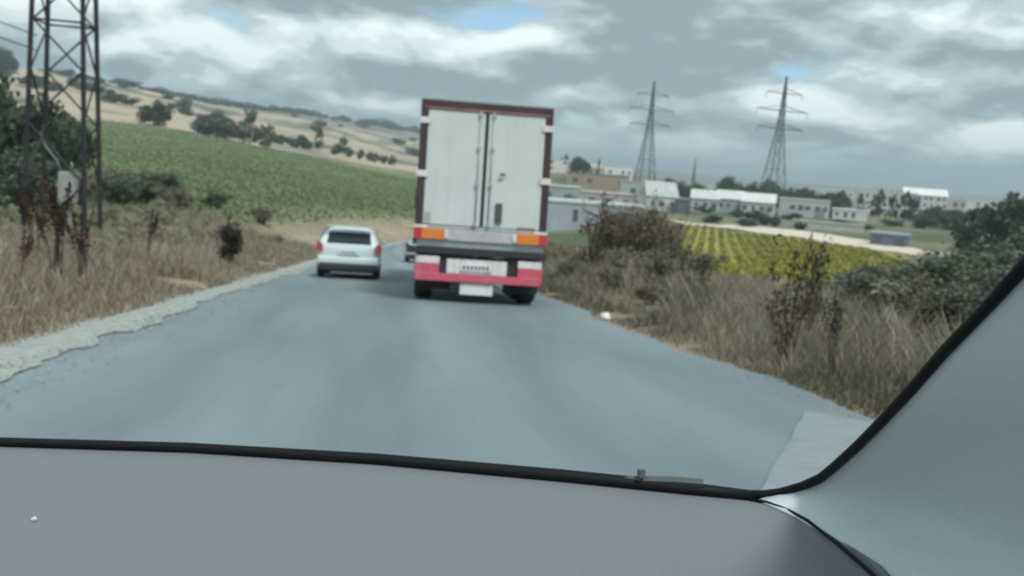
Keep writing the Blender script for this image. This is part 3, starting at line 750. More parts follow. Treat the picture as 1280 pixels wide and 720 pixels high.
# ------------------------------------------------------------------ near lattice tower on the left
M['galv'] = mat('weathered_steel', (.035, .034, .037), .7, .35, 4, metal=.25)
M['rust'] = mat('dull_steel', (.13, .12, .125), .7, .3, 4, metal=.2)
def near_tower():
    cx, cy = -12.67, 37.94; z0 = zt1(cx, cy)-.15
    root = empty('lattice_tower', (cx, cy, z0)); tag(root, 'dark steel lattice tower standing in dry grass beside the road', 'pylon')
    HT = 22.0; phi = math.atan2(.68, 1.25)
    base_az = math.atan2(cx, cy)
    def R_(z): return 1.56-.042*z if z < 18 else .80
    def leg(k, z):
        a = phi+k*PI/2-base_az; return Vector((R_(z)*math.cos(a), R_(z)*math.sin(a), z))
    for k in range(4):
        MB().bar(leg(k, 0), leg(k, HT), .135).build('leg', M['galv'], root)
    lv = [0, 2.4, 4.6, 6.6, 8.4, 10.1, 11.7, 13.2, 14.6, 16, 17.4, 18.8, 20.2, 21.6]
    for i in range(len(lv)-1):
        for k in range(4):
            a, b = (k, (k+1) % 4)
            if i % 2: a, b = b, a
            MB().bar(leg(a, lv[i]), leg(b, lv[i+1]), .055).build('brace', M['galv'], root)
            if i in (3, 5, 8, 11): MB().bar(leg(k, lv[i+1]), leg((k+1) % 4, lv[i+1]), .06).build('crossbar', M['galv'], root)
    # frame of the upper platform, sticking out past the legs
    a = -base_az*1.0
    for q in (-1, 1):
        d = Vector((math.cos(a), math.sin(a), 0)); n_ = Vector((-math.sin(a), math.cos(a), 0))
        MB().bar(d*-1.62+n_*q*.62+Vector((0, 0, 9.95)), d*1.62+n_*q*.62+Vector((0, 0, 9.95)), .08).build('platform_beam', M['galv'], root)
    for z, l in ((15, 2.6), (18, 2.2), (21, 1.8)):
        for q in (-1, 1):
            d = Vector((math.cos(a), math.sin(a), 0))
            mb = MB().bar(d*.4*q+Vector((0, 0, z)), d*l*q+Vector((0, 0, z)), .09).bar(d*.5*q+Vector((0, 0, z+.9)), d*l*q+Vector((0, 0, z)), .06)
            ar = mb.build('cross_arm', M['galv'], root)
            mi = MB().tube([d*l*q+Vector((0, 0, z)), d*l*q+Vector((0, 0, z-1.1))], .07, 8).build('insulator', M['rust'], ar)
    # pale switch cabinet on a post, fed by a pipe from the leg
    pale = mat('pale_cabinet', (.34, .36, .35), .6, .15, 4)
    c = MB().box((.42, -.75, 2.25), (.62, .40, 1.15)).build('switch_cabinet', pale, root, bevel=.02)
    MB().box((.42, -.955, 2.25), (.54, .012, 1.02)).build('cabinet_door', pale, c)
    MB().box((.42, -.75, .85), (.26, .2, 1.7)).build('cabinet_post', mat('concrete_post', (.30, .30, .28), .9, .2, 6), root)
    MB().tube([(-.55, -.95, 4.2), (-.30, -.95, 3.7), (.05, -.90, 3.25), (.2, -.85, 2.83)], .035, 7).build('cable_pipe', pale, root, smooth=True)
    MB().tube([(.50, -.85, 2.83), (.60, -.85, 3.05), (.55, -.85, 3.2)], .03, 7).build('cable_loop', pale, root, smooth=True)
    # two sagging cables leave the tower and run off past the verge
    for i, dz in enumerate((0, .55)):
        a0 = Vector((cx-.9, cy-.3, z0+7.3+dz)); b0 = Vector((-34, 12, 13.5+dz)); p = []
        for k in range(25):
            t = k/24; q = a0.lerp(b0, t); q.z -= 1.6*4*t*(1-t)*.5; p.append(q)
        o = MB().tube(p, .022, 5).build('overhead_cable', M['galv']); tag(o, 'dark overhead cable running off from the lattice tower', 'cable', 'cables at the lattice tower')
near_tower()

# ------------------------------------------------------------------ far pylons
M['far_steel'] = mat('grey_steel', (.11, .125, .135), .6, metal=.2)
def pylon(name, az, d, h, label, arms=True, w=None, turn=.35, thick=1.35, lean=0.0):
    x, y = polar(az, d); z = zt1(x, y)-.5
    root = empty(name, (x, y, z), (0, lean, turn-R(az))); tag(root, label, 'pylon')
    w = w or h*.17
    def hw(t): return w/2*(1-t*1.25) if t < .62 else w/2*(.225-.2*(t-.62)/.38)
    def P(k, t):
        sx = (1, 1, -1, -1)[k]; sy = (1, -1, -1, 1)[k]; q = max(hw(t), .06); return Vector((sx*q, sy*q, t*h))
    for k in range(4): MB().tube([P(k, 0), P(k, .62), P(k, 1)], .15*thick, 4).build('leg', M['far_steel'], root)
    ts = [0, .17, .32, .44, .54, .62, .69, .76, .82, .88, .94, 1]
    for k in range(4):
        mb = MB()
        for i in range(len(ts)-1):
            a, b = k, (k+1) % 4
            mb.bar(P(a, ts[i]), P(b, ts[i+1]), .075*thick); mb.bar(P(b, ts[i]), P(a, ts[i+1]), .075*thick)
            mb.bar(P(a, ts[i]), P(b, ts[i]), .075*thick)
        mb.build('bracing', M['far_steel'], root)
    if arms:
        for t, l in ((.62, .185), (.75, .205), (.875, .145)):
            for s in (-1, 1):
                e = Vector((s*l*h, 0, t*h))
                mb = MB()
                for q in (-1, 1):
                    mb.bar(Vector((s*hw(t)*.8, q*hw(t), t*h)), e, .13*thick); mb.bar(Vector((s*hw(t)*.8, q*hw(t), t*h+.035*h)), e, .08*thick)
                a = mb.build('cross_arm', M['far_steel'], root)
                MB().tube([e, e-Vector((0, 0, .045*h))], .06*thick, 5).build('insulator', M['far_steel'], a)
    return root
pylon('lattice_pylon', bearing(806), 365, 44.5, 'tall grey lattice pylon behind the long pale shed roofs, the one with narrower arms', lean=R(.6))
pylon('lattice_pylon', bearing(966), 325, 45.5, 'tall grey lattice pylon rising from the trees by the pale warehouses', lean=R(1.2), turn=.5)
pylon('lattice_mast', bearing(867), 620, 22, 'small slim lattice mast on the skyline between two tall pylons', arms=False, w=2.6, thick=1.8)

# ------------------------------------------------------------------ buildings on the plain
M['pane'] = mat('window_pane', (.10, .115, .13), .2)
M['frame'] = mat('window_frame', (.5, .5, .5), .6)
def building(az, d, w, h, dep, col, label, roof='flat', roofcol=(.42, .42, .42), win=(0, 0), turn=0.0, door=True, name='building', band=None, z_off=0.0, cat='building', wsize=None):
    x, y = polar(az, d); z = zt1(x, y)+z_off
    root = empty(name, (x, y, z), (0, 0, -R(az)+turn)); tag(root, label, cat)
    mw = mat('wall_'+name, col, .85, .12, .7); mr = mat('roof_'+name, roofcol, .7, .15, .5)
    b = MB().span((-w/2, 0, -2.0), (w/2, dep, h)).build('wall', mw, root)
    if roof == 'flat':
        MB().span((-w/2-.15, -.15, h+.003), (w/2+.15, dep+.15, h+.35)).build('roof', mr, root, bevel=.03)
    elif roof == 'gable':      # ridge along x
        rh = dep*.22; o = .3
        V = [(-w/2-o, -o, h), (w/2+o, -o, h), (w/2+o, dep/2, h+rh), (-w/2-o, dep/2, h+rh), (-w/2-o, dep+o, h), (w/2+o, dep+o, h)]
        r_ = MB().poly(V, [(0, 1, 2, 3), (3, 2, 5, 4), (0, 3, 4), (1, 5, 2), (0, 4, 5, 1)]).build('roof', mr, root)
        n = max(3, int(w/4))
        for i in range(n+1):
            xx = -w/2+w*i/n
            MB().bar((xx, -o*.9, h+.06), (xx, dep/2, h+rh+.06), .06).build('roof_seam', mr, r_)
    nx, nz = win
    if nx:
        wr_ = random.Random(int(az*100)); ww0, wh0 = wsize or (min(1.6, w/nx*.45), min(1.5, h/max(nz, 1)*.45))
        for j in range(nz):
            for i in range(nx):
                if wr_.random() < .22 and nx > 3: continue
                cx = -w/2+w*(i+.5+.22*(wr_.random()-.5))/nx; cz = h*(j+.55)/nz; ww = ww0*(.65+.7*wr_.random()); wh = wh0*(.75+.45*wr_.random())
                f = MB().span((cx-ww/2-.08, -.05, cz-wh/2-.08), (cx+ww/2+.08, -.003, cz+wh/2+.08)).build('window', mw, root)
                MB().span((cx-ww/2, -.065, cz-wh/2), (cx+ww/2, -.052, cz+wh/2)).build('pane', M['pane'], f)
    if door:
        dx = w*.31; dh = min(h*.62, 4.2); dw = min(dh*.95, w*.2)
        MB().span((dx-dw/2, -.06, 0), (dx+dw/2, -.003, dh)).build('door', mat('door_'+name, tuple(c*.55 for c in col), .6), root)
    return root
def m_(px, d): return px/1150*d
B = bearing
building(B(728), 150, 22, 4.2, 14, (.38, .40, .43), 'long low lilac grey shed wall nearest the truck', 'flat', (.46, .50, .50), (3, 1), .06, True, 'shed', wsize=(.9, 2.0))
building(B(733), 215, 24, 3.6, 16, (.46, .40, .39), 'pinkish building with flat roof behind the lilac shed', 'flat', (.44, .36, .34), (6, 1), .05, False, 'workshop')
building(B(702), 205, 9, 4.6, 10, (.30, .39, .38), 'small teal clad block behind the lilac shed', 'flat', (.50, .52, .52), (2, 1), .05, True, 'workshop')
building(B(748), 330, 22, 5.2, 14, (.34, .28, .23), 'brown earth coloured block below the white hilltop house', 'flat', (.22, .18, .14), (4, 1), -.04, False, 'warehouse')
building(B(770), 460, 16, 5.4, 12, (.80, .80, .78), 'bright white flat house on the rise', 'flat', (.82, .82, .80), (5, 1), .0, False, 'house', z_off=1.2)
building(B(702), 440, 13, 5.5, 10, (.66, .66, .62), 'cream house beside two dark trees on the rise', 'flat', (.6, .6, .56), (4, 2), .1, False, 'house', z_off=.5)
building(B(738), 450, 10, 3.6, 10, (.52, .50, .44), 'low sand coloured house on the rise', 'gable', (.46, .40, .32), (3, 1), -.1, False, 'house')
building(B(806), 300, 15, 6.0, 14, (.40, .44, .42), 'grey green warehouse under the narrower pylon', 'flat', (.36, .40, .39), (5, 1), .05, True, 'warehouse')
building(B(831), 250, 8.2, 4.0, 18, (.66, .68, .67), 'white warehouse with a dark shed against its end', 'gable', (.45, .47, .47), (3, 1), .12, True, 'warehouse')
building(B(858), 247, 3.4, 3.7, 10, (.12, .14, .18), 'dark slate blue shed at the end of the white warehouse', 'flat', (.2, .22, .25), (0, 0), .12, True, 'shed')
building(B(884), 285, 8.5, 4.0, 12, (.46, .50, .48), 'pale grey shed next to the dark slate shed', 'gable', (.56, .58, .57), (3, 1), .0, True, 'shed')
building(B(917), 290, 8.0, 4.2, 12, (.36, .40, .42), 'blue grey shed with ribbed pale roof on the plain', 'gable', (.60, .62, .60), (4, 1), .08, True, 'shed')
building(B(950), 280, 9.5, 3.9, 12, (.52, .55, .52), 'light warehouse in front of the dark hedge trees', 'gable', (.63, .65, .64), (4, 1), -.05, True, 'warehouse')
building(B(1008), 290, 14.5, 5.0, 12, (.50, .52, .52), 'broad pale block beside the wider pylon', 'flat', (.56, .57, .57), (6, 1), .0, True, 'warehouse')
building(B(1066), 300, 10, 3.0, 10, (.62, .65, .64), 'low white block between dark trees and the town', 'flat', (.66, .67, .66), (4, 1), .05, False, 'house')
building(B(862), 520, 30, 5.5, 20, (.54, .57, .56), 'long pale roofed hall behind the dark trees', 'flat', (.60, .63, .62), (10, 1), .0, False, 'hall')
building(B(915), 540, 24, 5.0, 20, (.57, .59, .57), 'pale hall far behind the dark hedge', 'flat', (.63, .65, .64), (8, 1), .1, False, 'hall')
building(B(1085), 400, 7.5, 8.4, 9, (.62, .64, .62), 'tall white town house with dark tree at its wall', 'flat', (.68, .69, .67), (3, 3), .1, False, 'house')
building(B(1108), 415, 7, 7.4, 9, (.60, .62, .60), 'white town house second from the dark hedge', 'flat', (.68, .69, .67), (3, 3), -.1, False, 'house')
building(B(1133), 430, 9.5, 9.0, 9, (.58, .60, .60), 'wide grey white town block between two poplars', 'flat', (.66, .68, .67), (4, 3), .05, False, 'house')
building(B(1158), 450, 18, 8.6, 14, (.60, .61, .60), 'large town hall with a gleaming white roof', 'gable', (.74, .75, .74), (7, 3), .12, False, 'hall')
building(B(1190), 460, 12, 6.6, 10, (.56, .52, .50), 'pinkish house beside the gleaming white roof', 'flat', (.60, .56, .54), (4, 2), -.05, False, 'house')
building(B(1228), 520, 14, 7.0, 10, (.72, .73, .72), 'white house just above the big dark tree', 'flat', (.82, .83, .82), (4, 2), .0, False, 'house')
building(B(1060), 650, 60, 9.0, 20, (.56, .60, .60), 'very long pale hall on the skyline of the town', 'flat', (.60, .63, .63), (16, 1), .03, False, 'hall')
building(B(1040), 215, 15, 1.5, 1.0, (.52, .55, .50), 'long low pale boundary wall beyond the yellow field', 'flat', (.55, .57, .53), (0, 0), -.12, False, 'boundary_wall', cat='wall')
building(B(1118), 168, 6.0, 2.0, 4, (.14, .16, .22), 'dull blue violet hut at the end of the pale track', 'flat', (.34, .38, .46), (2, 1), -.1, True, 'hut')
building(B(1125), 820, 40, 9, 20, (.62, .64, .64), 'faint white block on the far town skyline', 'flat', (.7, .71, .71), (10, 2), .0, False, 'hall')
# walls between are flat concrete; pale dirt strip at the head of the yellow field
def track():
    V = []; F = []; k = 0
    pts = [(17.2, 206, 5), (19.0, 202, 8), (21.5, 197, 18), (24.9, 186, 24), (28, 171, 23), (30.6, 158, 20), (33.5, 144, 10), (37, 132, 8)]
    azs = np.linspace(17.2, 37, 60)
    for a in azs:
        d = np.interp(a, [p[0] for p in pts], [p[1] for p in pts]); w = np.interp(a, [p[0] for p in pts], [p[2] for p in pts])
        for q in np.linspace(-.5, .5, 6):
            dd = d+q*w*1.35+(vnoise(a*3, q*3, 5)-.5)*1.5; x, y = polar(a, dd); V.append((x, y, zt1(x, y)+.10))
    for i in range(len(azs)-1):
        for j in range(5): F.append((i*6+j, (i+1)*6+j, (i+1)*6+j+1, i*6+j+1))
    o = np_mesh('dirt_track', V, F, mat('pale_dirt', (.62, .55, .45), .95, .2, .5), smooth=True); tag(o, kind='structure')
track()
def hill_track():
    V = []; F = []; azs = np.linspace(-7.6, 4.2, 50)
    for a in azs:
        d = np.interp(a, [-7.6, -3, 1.4, 4.2], [338, 356, 384, 400])
        for q in (0, 7, 14, 20):
            x, y = polar(a, d+q); V.append((x, y, zt1(x, y)+.25))
    for i in range(len(azs)-1):
        for j in range(3): F.append((i*4+j, (i+1)*4+j, (i+1)*4+j+1, i*4+j+1))
    o = np_mesh('field_track', V, F, mat('grassy_track', (.30, .30, .19), .95, .25, .3), smooth=True); tag(o, kind='structure')
hill_track()

# ------------------------------------------------------------------ trees far and near
def px_tree(kind, px, d, hpx, wpx, label, group, cat='tree', sink=.0):
    x, y = polar(bearing(px), d); h = hpx/1150*d; w = wpx/1150*d
    return put(kind, x, y, w, h, label, cat, group, sink=sink)
HILL = 'trees on the dry hillside'
px_tree('broad0', 192, 322, 27, 36, 'round dark tree alone at the top of the green field', HILL)
px_tree('broad1', 256, 326, 20, 28, 'squat dark tree in the clump at the field top', HILL)
px_tree('broad2', 272, 330, 20, 26, 'squat dark tree in the clump at the field top', HILL)
px_tree('broad0', 288, 333, 22, 24, 'squat dark tree in the clump at the field top', HILL)
px_tree('pale0', 313, 334, 36, 24, 'tallest tree of the clump at the field top', HILL)
px_tree('pale1', 332, 337, 24, 22, 'paler low tree at the end of the clump', HILL)
for px, d, h, w in ((372, 420, 16, 20), (382, 424, 12, 14), (420, 430, 14, 14), (437, 440, 13, 9), (450, 444, 13, 8), (461, 446, 12, 8), (470, 448, 12, 8), (480, 452, 11, 8), (490, 452, 12, 9), (353, 418, 12, 18)):
    px_tree('far%d' % (px % 3), px, d, h, w, 'small dark tree in the row below the tan hill', HILL)
for px, d, h, w in ((398, 425, 27, 11), (428, 436, 23, 12)):
    px_tree('cyp', px, d, h, w, 'dark pointed cypress in the row below the tan hill', HILL)
RID = 'scrub trees along the hill crest'
for i in range(60):
    az = -21.5+26.5*(i+rnd.random())/60
    d = np.interp(az, [-22, -13.5, -9, -4.5, 1.3, 5], [860, 1040, 1230, 1430, 1540, 1600])*(.93+.07*rnd.random())
    if az < -14 and rnd.random() < .6: continue
    x, y = polar(az, d); h = (5+6*rnd.random())*d/1200
    put('far%d' % (i % 3), x, y, h*(1.4+1.6*rnd.random()), h*.8, 'dark scrub tree on the crest of the dry hill', 'tree', RID)
SL = 'bushes scattered over the dry slope'
for i in range(42):
    az = -21.5+27*rnd.random(); d = 470+rnd.random()**.8*np.interp(az, [-22, -13.5, -4.5, 5], [330, 470, 800, 950])
    x, y = polar(az, d); h = 3.0+4*rnd.random()
    put('far%d' % (i % 3), x, y, h*(1.3+1.4*rnd.random()), h, 'small bush dotted on the dry tan slope', 'bush', SL)
LT = 'tall trees behind the lattice tower'
for px, d, h, w, k in ((6, 78, 118, 70, 'broad0'), (52, 74, 104, 60, 'broad2'), (84, 82, 84, 48, 'broad1'), (-30, 74, 120, 90, 'broad1'), (-75, 70, 110, 90, 'broad2')):
    px_tree(k, px, d, h, w, {52: 'tall dark green tree directly behind the lattice tower legs', 88: 'lowest dark tree behind the tower, next to the green field', 6: 'tallest dark green tree beside the lattice tower'}.get(px, 'dark green tree at the far end of the tower grove'), LT)
px_tree('broad2', 4, 640, 30, 22, 'dark tree high on the hill beyond the tower', HILL)
LB = 'bushes along the lower edge of the green field'
for px, d, h, w, k in ((30, 58, 56, 90, 'green0'), (-20, 60, 60, 90, 'green1'), (130, 66, 42, 60, 'olive0'), (178, 62, 34, 60, 'green1'), (222, 58, 30, 44, 'olive1'), (150, 60, 36, 50, 'green0'), (270, 66, 22, 40, 'green0'), (330, 70, 20, 40, 'olive2'), (95, 58, 44, 50, 'olive2'), (205, 80, 26, 60, 'green1')):
    px_tree(k, px, d, h, w, 'green bush at the lower edge of the green field', LB, 'bush')
px_tree('red', 291, 27, 52, 36, 'rusty brown withered bush alone on the dry verge', 'withered plants on the verge', 'bush')
RT = 'dark trees on the plain'
for px, d, h, w in ((705, 445, 14, 12), (722, 440, 13, 17), (731, 440, 10, 12)):
    px_tree('broad%d' % (px % 3), px, d, h+7, w, 'dark tree among the houses on the rise', 'trees on the rise')
px_tree('cyp', 748, 450, 22, 4, 'thin dark cypress by the white hilltop house', 'trees on the rise')
for px, d, h, w in ((838, 420, 22, 26), (855, 415, 20, 30), (872, 425, 20, 24), (884, 330, 12, 16), (908, 400, 32, 20), (918, 400, 32, 18), (934, 390, 26, 26), (948, 385, 28, 26), (962, 380, 32, 22), (976, 380, 26, 22), (990, 375, 24, 24), (1004, 372, 26, 26), (1020, 370, 24, 26), (1036, 368, 24, 22), (1052, 365, 26, 20)):
    px_tree('broad%d' % (px % 3), px, d, h, w, 'dark green tree in the hedge behind the warehouses', RT)
for px, d, h, w in ((1078, 320, 28, 9), (1102, 325, 34, 11), (1118, 310, 30, 16), (1134, 300, 36, 16), (1146, 300, 30, 14), (1094, 330, 24, 12)):
    px_tree('cyp', px, d, h, w, 'dark poplar in front of the white town houses', 'poplars before the town')
for px, d, h, w in ((1172, 300, 22, 30), (1196, 290, 22, 30), (1160, 280, 16, 24), (1210, 270, 24, 30)):
    px_tree('broad%d' % (px % 3), px, d, h, w, 'low dark tree between the town and the plain', RT)
for px, d, h, w, k in ((1238, 145, 62, 56, 'broad1'), (1268, 140, 70, 60, 'broad0'), (1300, 138, 74, 66, 'broad2'), (1222, 150, 44, 40, 'broad0'), (1335, 140, 70, 60, 'broad1')):
    px_tree(k, px, d, h, w, 'big dark tree in the grove at the edge of the plain', 'grove at the edge of the plain')
px_tree('broad1', 1006, 205, 10, 14, 'single dark bush at the end of the low boundary wall', RT, 'bush')

for i in range(34):
    px_tree('far%d' % (i % 3), 800+rnd.random()*420, 205+rnd.random()*130, 5+8*rnd.random(), 10+16*rnd.random(), 'small bush dotted on the plain before the sheds', 'bushes on the plain', 'bush')
# ------------------------------------------------------------------ row field on the right
def row_field():
    head = R(bearing(893)); dx, dy = math.sin(head), math.cos(head); nx, ny = math.cos(head), -math.sin(head)
    cx, cy = polar(bearing(905), 50)
    r = np.random.default_rng(3)
    for i in range(-9, 23):
        ox, oy = cx+nx*i*1.45, cy+ny*i*1.45
        t = np.arange(0, 145, .16); X = ox+dx*t; Y = oy+dy*t; A = np.degrees(np.arctan2(X, Y)); D = np.hypot(X, Y)
        lim = np.interp(A, [17, 19.2, 24.9, 31], [190, 181, 160, 136])
        ok = (D < lim) & (A > 16.8) & (A < 31.3) & (D > 50)
        if ok.sum() < 60 or np.abs(np.diff(ok.astype(int))).sum() > 2: continue
        k0 = int(np.argmax(ok)); k1 = k0+int(np.argmin(np.append(ok[k0:], False))); X, Y = X[k0:k1], Y[k0:k1]
        if len(X) < 170: continue
        Z = zt(X, Y); n = len(X)
        rep = 6; C = np.repeat(np.stack([X, Y, Z], 1), rep, 0)+r.normal(size=(n*rep, 3))*np.array([.17, .17, .0]); C[:, 2] += .05+.62*r.random(n*rep)
        V, F = leaf_quads(C, .19, r, elong=1.3)
        w = (np.arange(n*rep)//30)
        o = np_mesh('crop_row', V, F, M['leaf'], tints(n*rep, w, (.15, .19, .045), r, .2, .3, (.44, .375, .07), .48))
        tag(o, 'green leafy crop row running up the yellow field', 'crop', 'crop rows in the yellow field')
row_field()
def left_crop():
    r = np.random.default_rng(4); n = 90000
    az = r.random(n)*30-24.5; d = 40+ (r.random(n)**.8)*335
    x, y = d*np.sin(np.radians(az)), d*np.cos(np.radians(az)); 
    # drill lines
    u = x*.92+y*.39; q = np.round(u/2.6)*2.6; k = (d > 80); u2 = np.where(k, q+r.normal(size=n)*.6, u); x = x+(u2-u)*.92; y = y+(u2-u)*.39
    az = np.degrees(np.arctan2(x, y)); d = np.hypot(x, y)
    tops = np.interp(az, [-40, -21, -17, -11, -7, -3, 1.4, 6], [280, 290, 300, 320, 335, 350, 375, 300]); s, lat = road_sl(x, y)
    ok = (d < tops) & (np.abs(lat) > 10) & (lat < 0) & (az < 6); x, y, d = x[ok], y[ok], d[ok]; n = len(x)
    C = np.stack([x, y, zt(x, y)+r.random(n)*.45], 1)
    V, F = leaf_quads(C, .28+.30*d/200*r.random(n)*1.2, r, elong=1.3) if False else leaf_quads(C, .26, r, elong=1.3)
    p = fbm(x/40, y/40, 77)[:, None]
    c = np.array([.175, .215, .115])[None]*(.85+.45*p)*(.85+.3*r.random(n)[:, None])
    o = np_mesh('field_crop', V, F, M['leaf'], np.repeat(c, 4, 0)); tag(o, 'green crop covering the slope beyond the verge', 'crop', kind='stuff')
left_crop()

# ------------------------------------------------------------------ verge grass
M['grass'] = mat('dry_grass', (.3, .25, .16), .8, attr='tint', spec=.2, trans=.25)
def blades(name, x, y, h, wid, cols, lean, r, label):
    n = len(x); z = zt(x, y)
    a = r.random(n)*2*PI; b = r.random(n)*2*PI
    dx, dy = np.cos(a)*wid/2, np.sin(a)*wid/2
    lx, ly = np.cos(b)*lean*h, np.sin(b)*lean*h
    P0 = np.stack([x-dx, y-dy, z-.03], 1); P1 = np.stack([x+dx, y+dy, z-.03], 1)
    P2 = np.stack([x+dx*.75+lx*.35, y+dy*.75+ly*.35, z+h*.6], 1); P3 = np.stack([x-dx*.75+lx*.35, y-dy*.75+ly*.35, z+h*.6], 1)
    P4 = np.stack([x+lx+dx*.3, y+ly+dy*.3, z+h], 1); P5 = np.stack([x+lx-dx*.3, y+ly-dy*.3, z+h], 1)
    V = np.stack([P0, P1, P2, P3, P4, P5], 1).reshape(-1, 3); i = np.arange(n)[:, None]*6
    F = np.concatenate([i+np.array([[0, 1, 2, 3]]), i+np.array([[3, 2, 4, 5]])], 0)
    o = np_mesh(name, V, F, M['grass'], np.repeat(cols, 6, 0)); return tag(o, label, 'grass', kind='stuff')
def verge():
    r = np.random.default_rng(12)
    pal = 1.25*np.array([(.33, .285, .22), (.275, .235, .18), (.225, .195, .15), (.38, .345, .27), (.17, .165, .12), (.25, .20, .16)])
    # left bank
    def scatter(n, s0, s1, l0, l1, pw):
        s = s0+(s1-s0)*r.random(n)**pw; l = l0+(l1-l0)*r.random(n)
        # tufts
        ts = s+(r.random(n)-.5)*.0; return l+XC, ts
    x, y = scatter(95000, 5, 62, -HW-.55, -20, 1.7)
    x = np.where(r.random(len(x)) < .35, XC-HW-.5-np.abs(r.normal(size=len(x)))*1.6, x)
    t = fbm(x/1.4, y/1.4, 31); keep = t > .30; x, y, t = x[keep], y[keep], t[keep]
    edge = np.clip((XC-HW-.45-x)/2.2, .12, 1)
    h = edge*(.30+.62*r.random(len(x)))*(.55+.9*t)*np.interp(y, [8, 18, 40], [1, .85, .6])
    w = .010+.0005*y
    c = pal[r.integers(0, 6, len(x))]*(.7+.6*fbm(x/2.5, y/2.5, 41)[:, None]*1.1)
    blades('dry_grass', x, y, h, w, c, .45, r, 'tall dry straw grass along the bank beside the pale shoulder')
    # right bank
    x, y = scatter(90000, 2.5, 66, HW+.2, 14, 1.6)
    x = np.where(r.random(len(x)) < .4, XC+HW+.15+np.abs(r.normal(size=len(x)))*1.3, x)
    t = fbm(x/1.1, y/1.1, 51); keep = t > .34; x, y, t = x[keep], y[keep], t[keep]
    edge = np.clip((x-XC-HW-.05)/1.8, .10, 1)
    h = edge*(.25+.55*r.random(len(x)))*(.5+.9*t)
    w = .009+.0005*y
    g = fbm(x/1.8, y/3.5, 61); c = pal[r.integers(0, 6, len(x))]*np.array([.90, .93, .93])*(.82+.5*fbm(x/2.5, y/2.5, 71)[:, None]*1.1)
    gr = (g > .58) | ((x < XC+HW+.9) & (y > 13) & (r.random(len(x)) < .5)); c[gr] = np.array((.15, .145, .10))*(.7+.6*r.random(gr.sum())[:, None])
    blades('verge_grass', x, y, h, w, c, .5, r, 'mixed brown and green grass on the bank beside the truck')
verge()

# ------------------------------------------------------------------ roadside shrubs on the right
def right_bank():
    g = 'shrubs on the bank beside the truck'
    LAB = {'dry': 'dry brown shrub on the bank beside the truck', 'oli': 'olive brown shrub on the bank beside the truck', 'gre': 'grey green shrub on the bank beside the truck'}
    r = random.Random(9)
    for i in range(190):
        y = 6.0+72*(i/190)**1.6+r.random(); lat = HW+1.7+(r.random()**1.3)*10
        if y < 14: lat += .6
        k = r.choice(['dry0', 'dry1', 'dry2', 'olive0', 'olive1', 'olive2', 'olive1', 'green0', 'green1'])
        h = .45+.5*r.random()+.35*min(1, y/40); h *= (.6 if lat < HW+3 else 1)
        s, x = y, XC+lat; h *= (.46 if (y > 13 and 17 < math.degrees(math.atan2(x, y)) < 31) else 1)
        if 17 < math.degrees(math.atan2(x, y)) < 31 and lat > 7: k = k.replace('dry', 'olive')
        put(k, x, y, h*(1.2+.6*r.random()), h, LAB[k[:3]], 'shrub', g)
    # taller growth farther along the bank
    for az, d, w, h, k in ((14.0, 36, 2.6, 2.6, 'tall0'), (15.3, 36, 2.8, 3.1, 'tall1'), (16.6, 38, 2.8, 2.7, 'tall2'), (17.8, 38, 2.2, 1.6, 'olive0'), (12.8, 44, 2.0, 1.3, 'olive1'), (11.6, 48, 2.0, 1.3, 'olive2'), (10.6, 52, 2.0, 1.2, 'tall1'), (16.0, 44, 3.0, 2.9, 'tall2'), (13.6, 50, 2.2, 1.7, 'tall0'), (19.2, 42, 2.4, 1.3, 'olive1'), (9.6, 60, 2.3, 1.3, 'green0')):
        x, y = polar(az, d); put(k, x, y, w, h, 'tall brown thicket shrub ahead on the bank beside the truck', 'shrub', 'tall thicket on the bank')
    x, y = polar(12.7, 27); put('bare', x, y, 1.5, 2.9, 'bare leafless young tree with forked branches on the bank', 'tree', None, rz=1.0)
    for az, d, w, h, k in ((29.5, 19, 2.2, .95, 'green0'), (31.5, 17, 2.2, 1.0, 'green1'), (33.5, 17, 2.4, 1.2, 'green0'), (35.8, 16, 2.5, 1.3, 'green1'), (30.6, 24, 2.4, 1.15, 'green1'), (33, 24, 2.6, 1.5, 'green0'), (35, 23, 2.6, 1.7, 'green1'), (28.6, 27, 2.4, 1.0, 'green0'), (37, 20, 3, 1.8, 'green0'), (32, 34, 3.0, 1.6, 'green1'), (35, 36, 3.2, 2.2, 'green0'), (38.5, 26, 3, 2.4, 'green1'), (29.6, 40, 3.0, 1.3, 'green0'), (33.5, 46, 3.4, 2.0, 'green1')):
        x, y = polar(az, d); put(k, x, y, w, h, 'grey green bush in the dense thicket by the windscreen pillar', 'bush', 'dense green thicket')
    for az, d, w, h, k, l in ((19.2, 19.5, 1.0, 1.25, 'dark0', 'dark withered thistle leaning on the bank ahead of the litter'),
                              (26.2, 12.0, .6, 1.45, 'dark1', 'tallest dark dead weed stalk on the bank'), (24.9, 12.6, .9, 1.35, 'dark0', 'dark drooping dead weed beside the tallest stalk'),
                              (25.0, 10.9, .8, .95, 'dark0', 'small spiky dead thistle at the road edge'), (27.6, 10.4, .5, .85, 'dark1', 'thin dead weed stalk near the pillar'),
                              (17.0, 22, .9, 1.0, 'dark1', 'dead brown weed near the litter')):
        x, y = polar(az, d); put(k, x, y, w, h, l, 'weed', 'dead weeds on the bank')
right_bank()
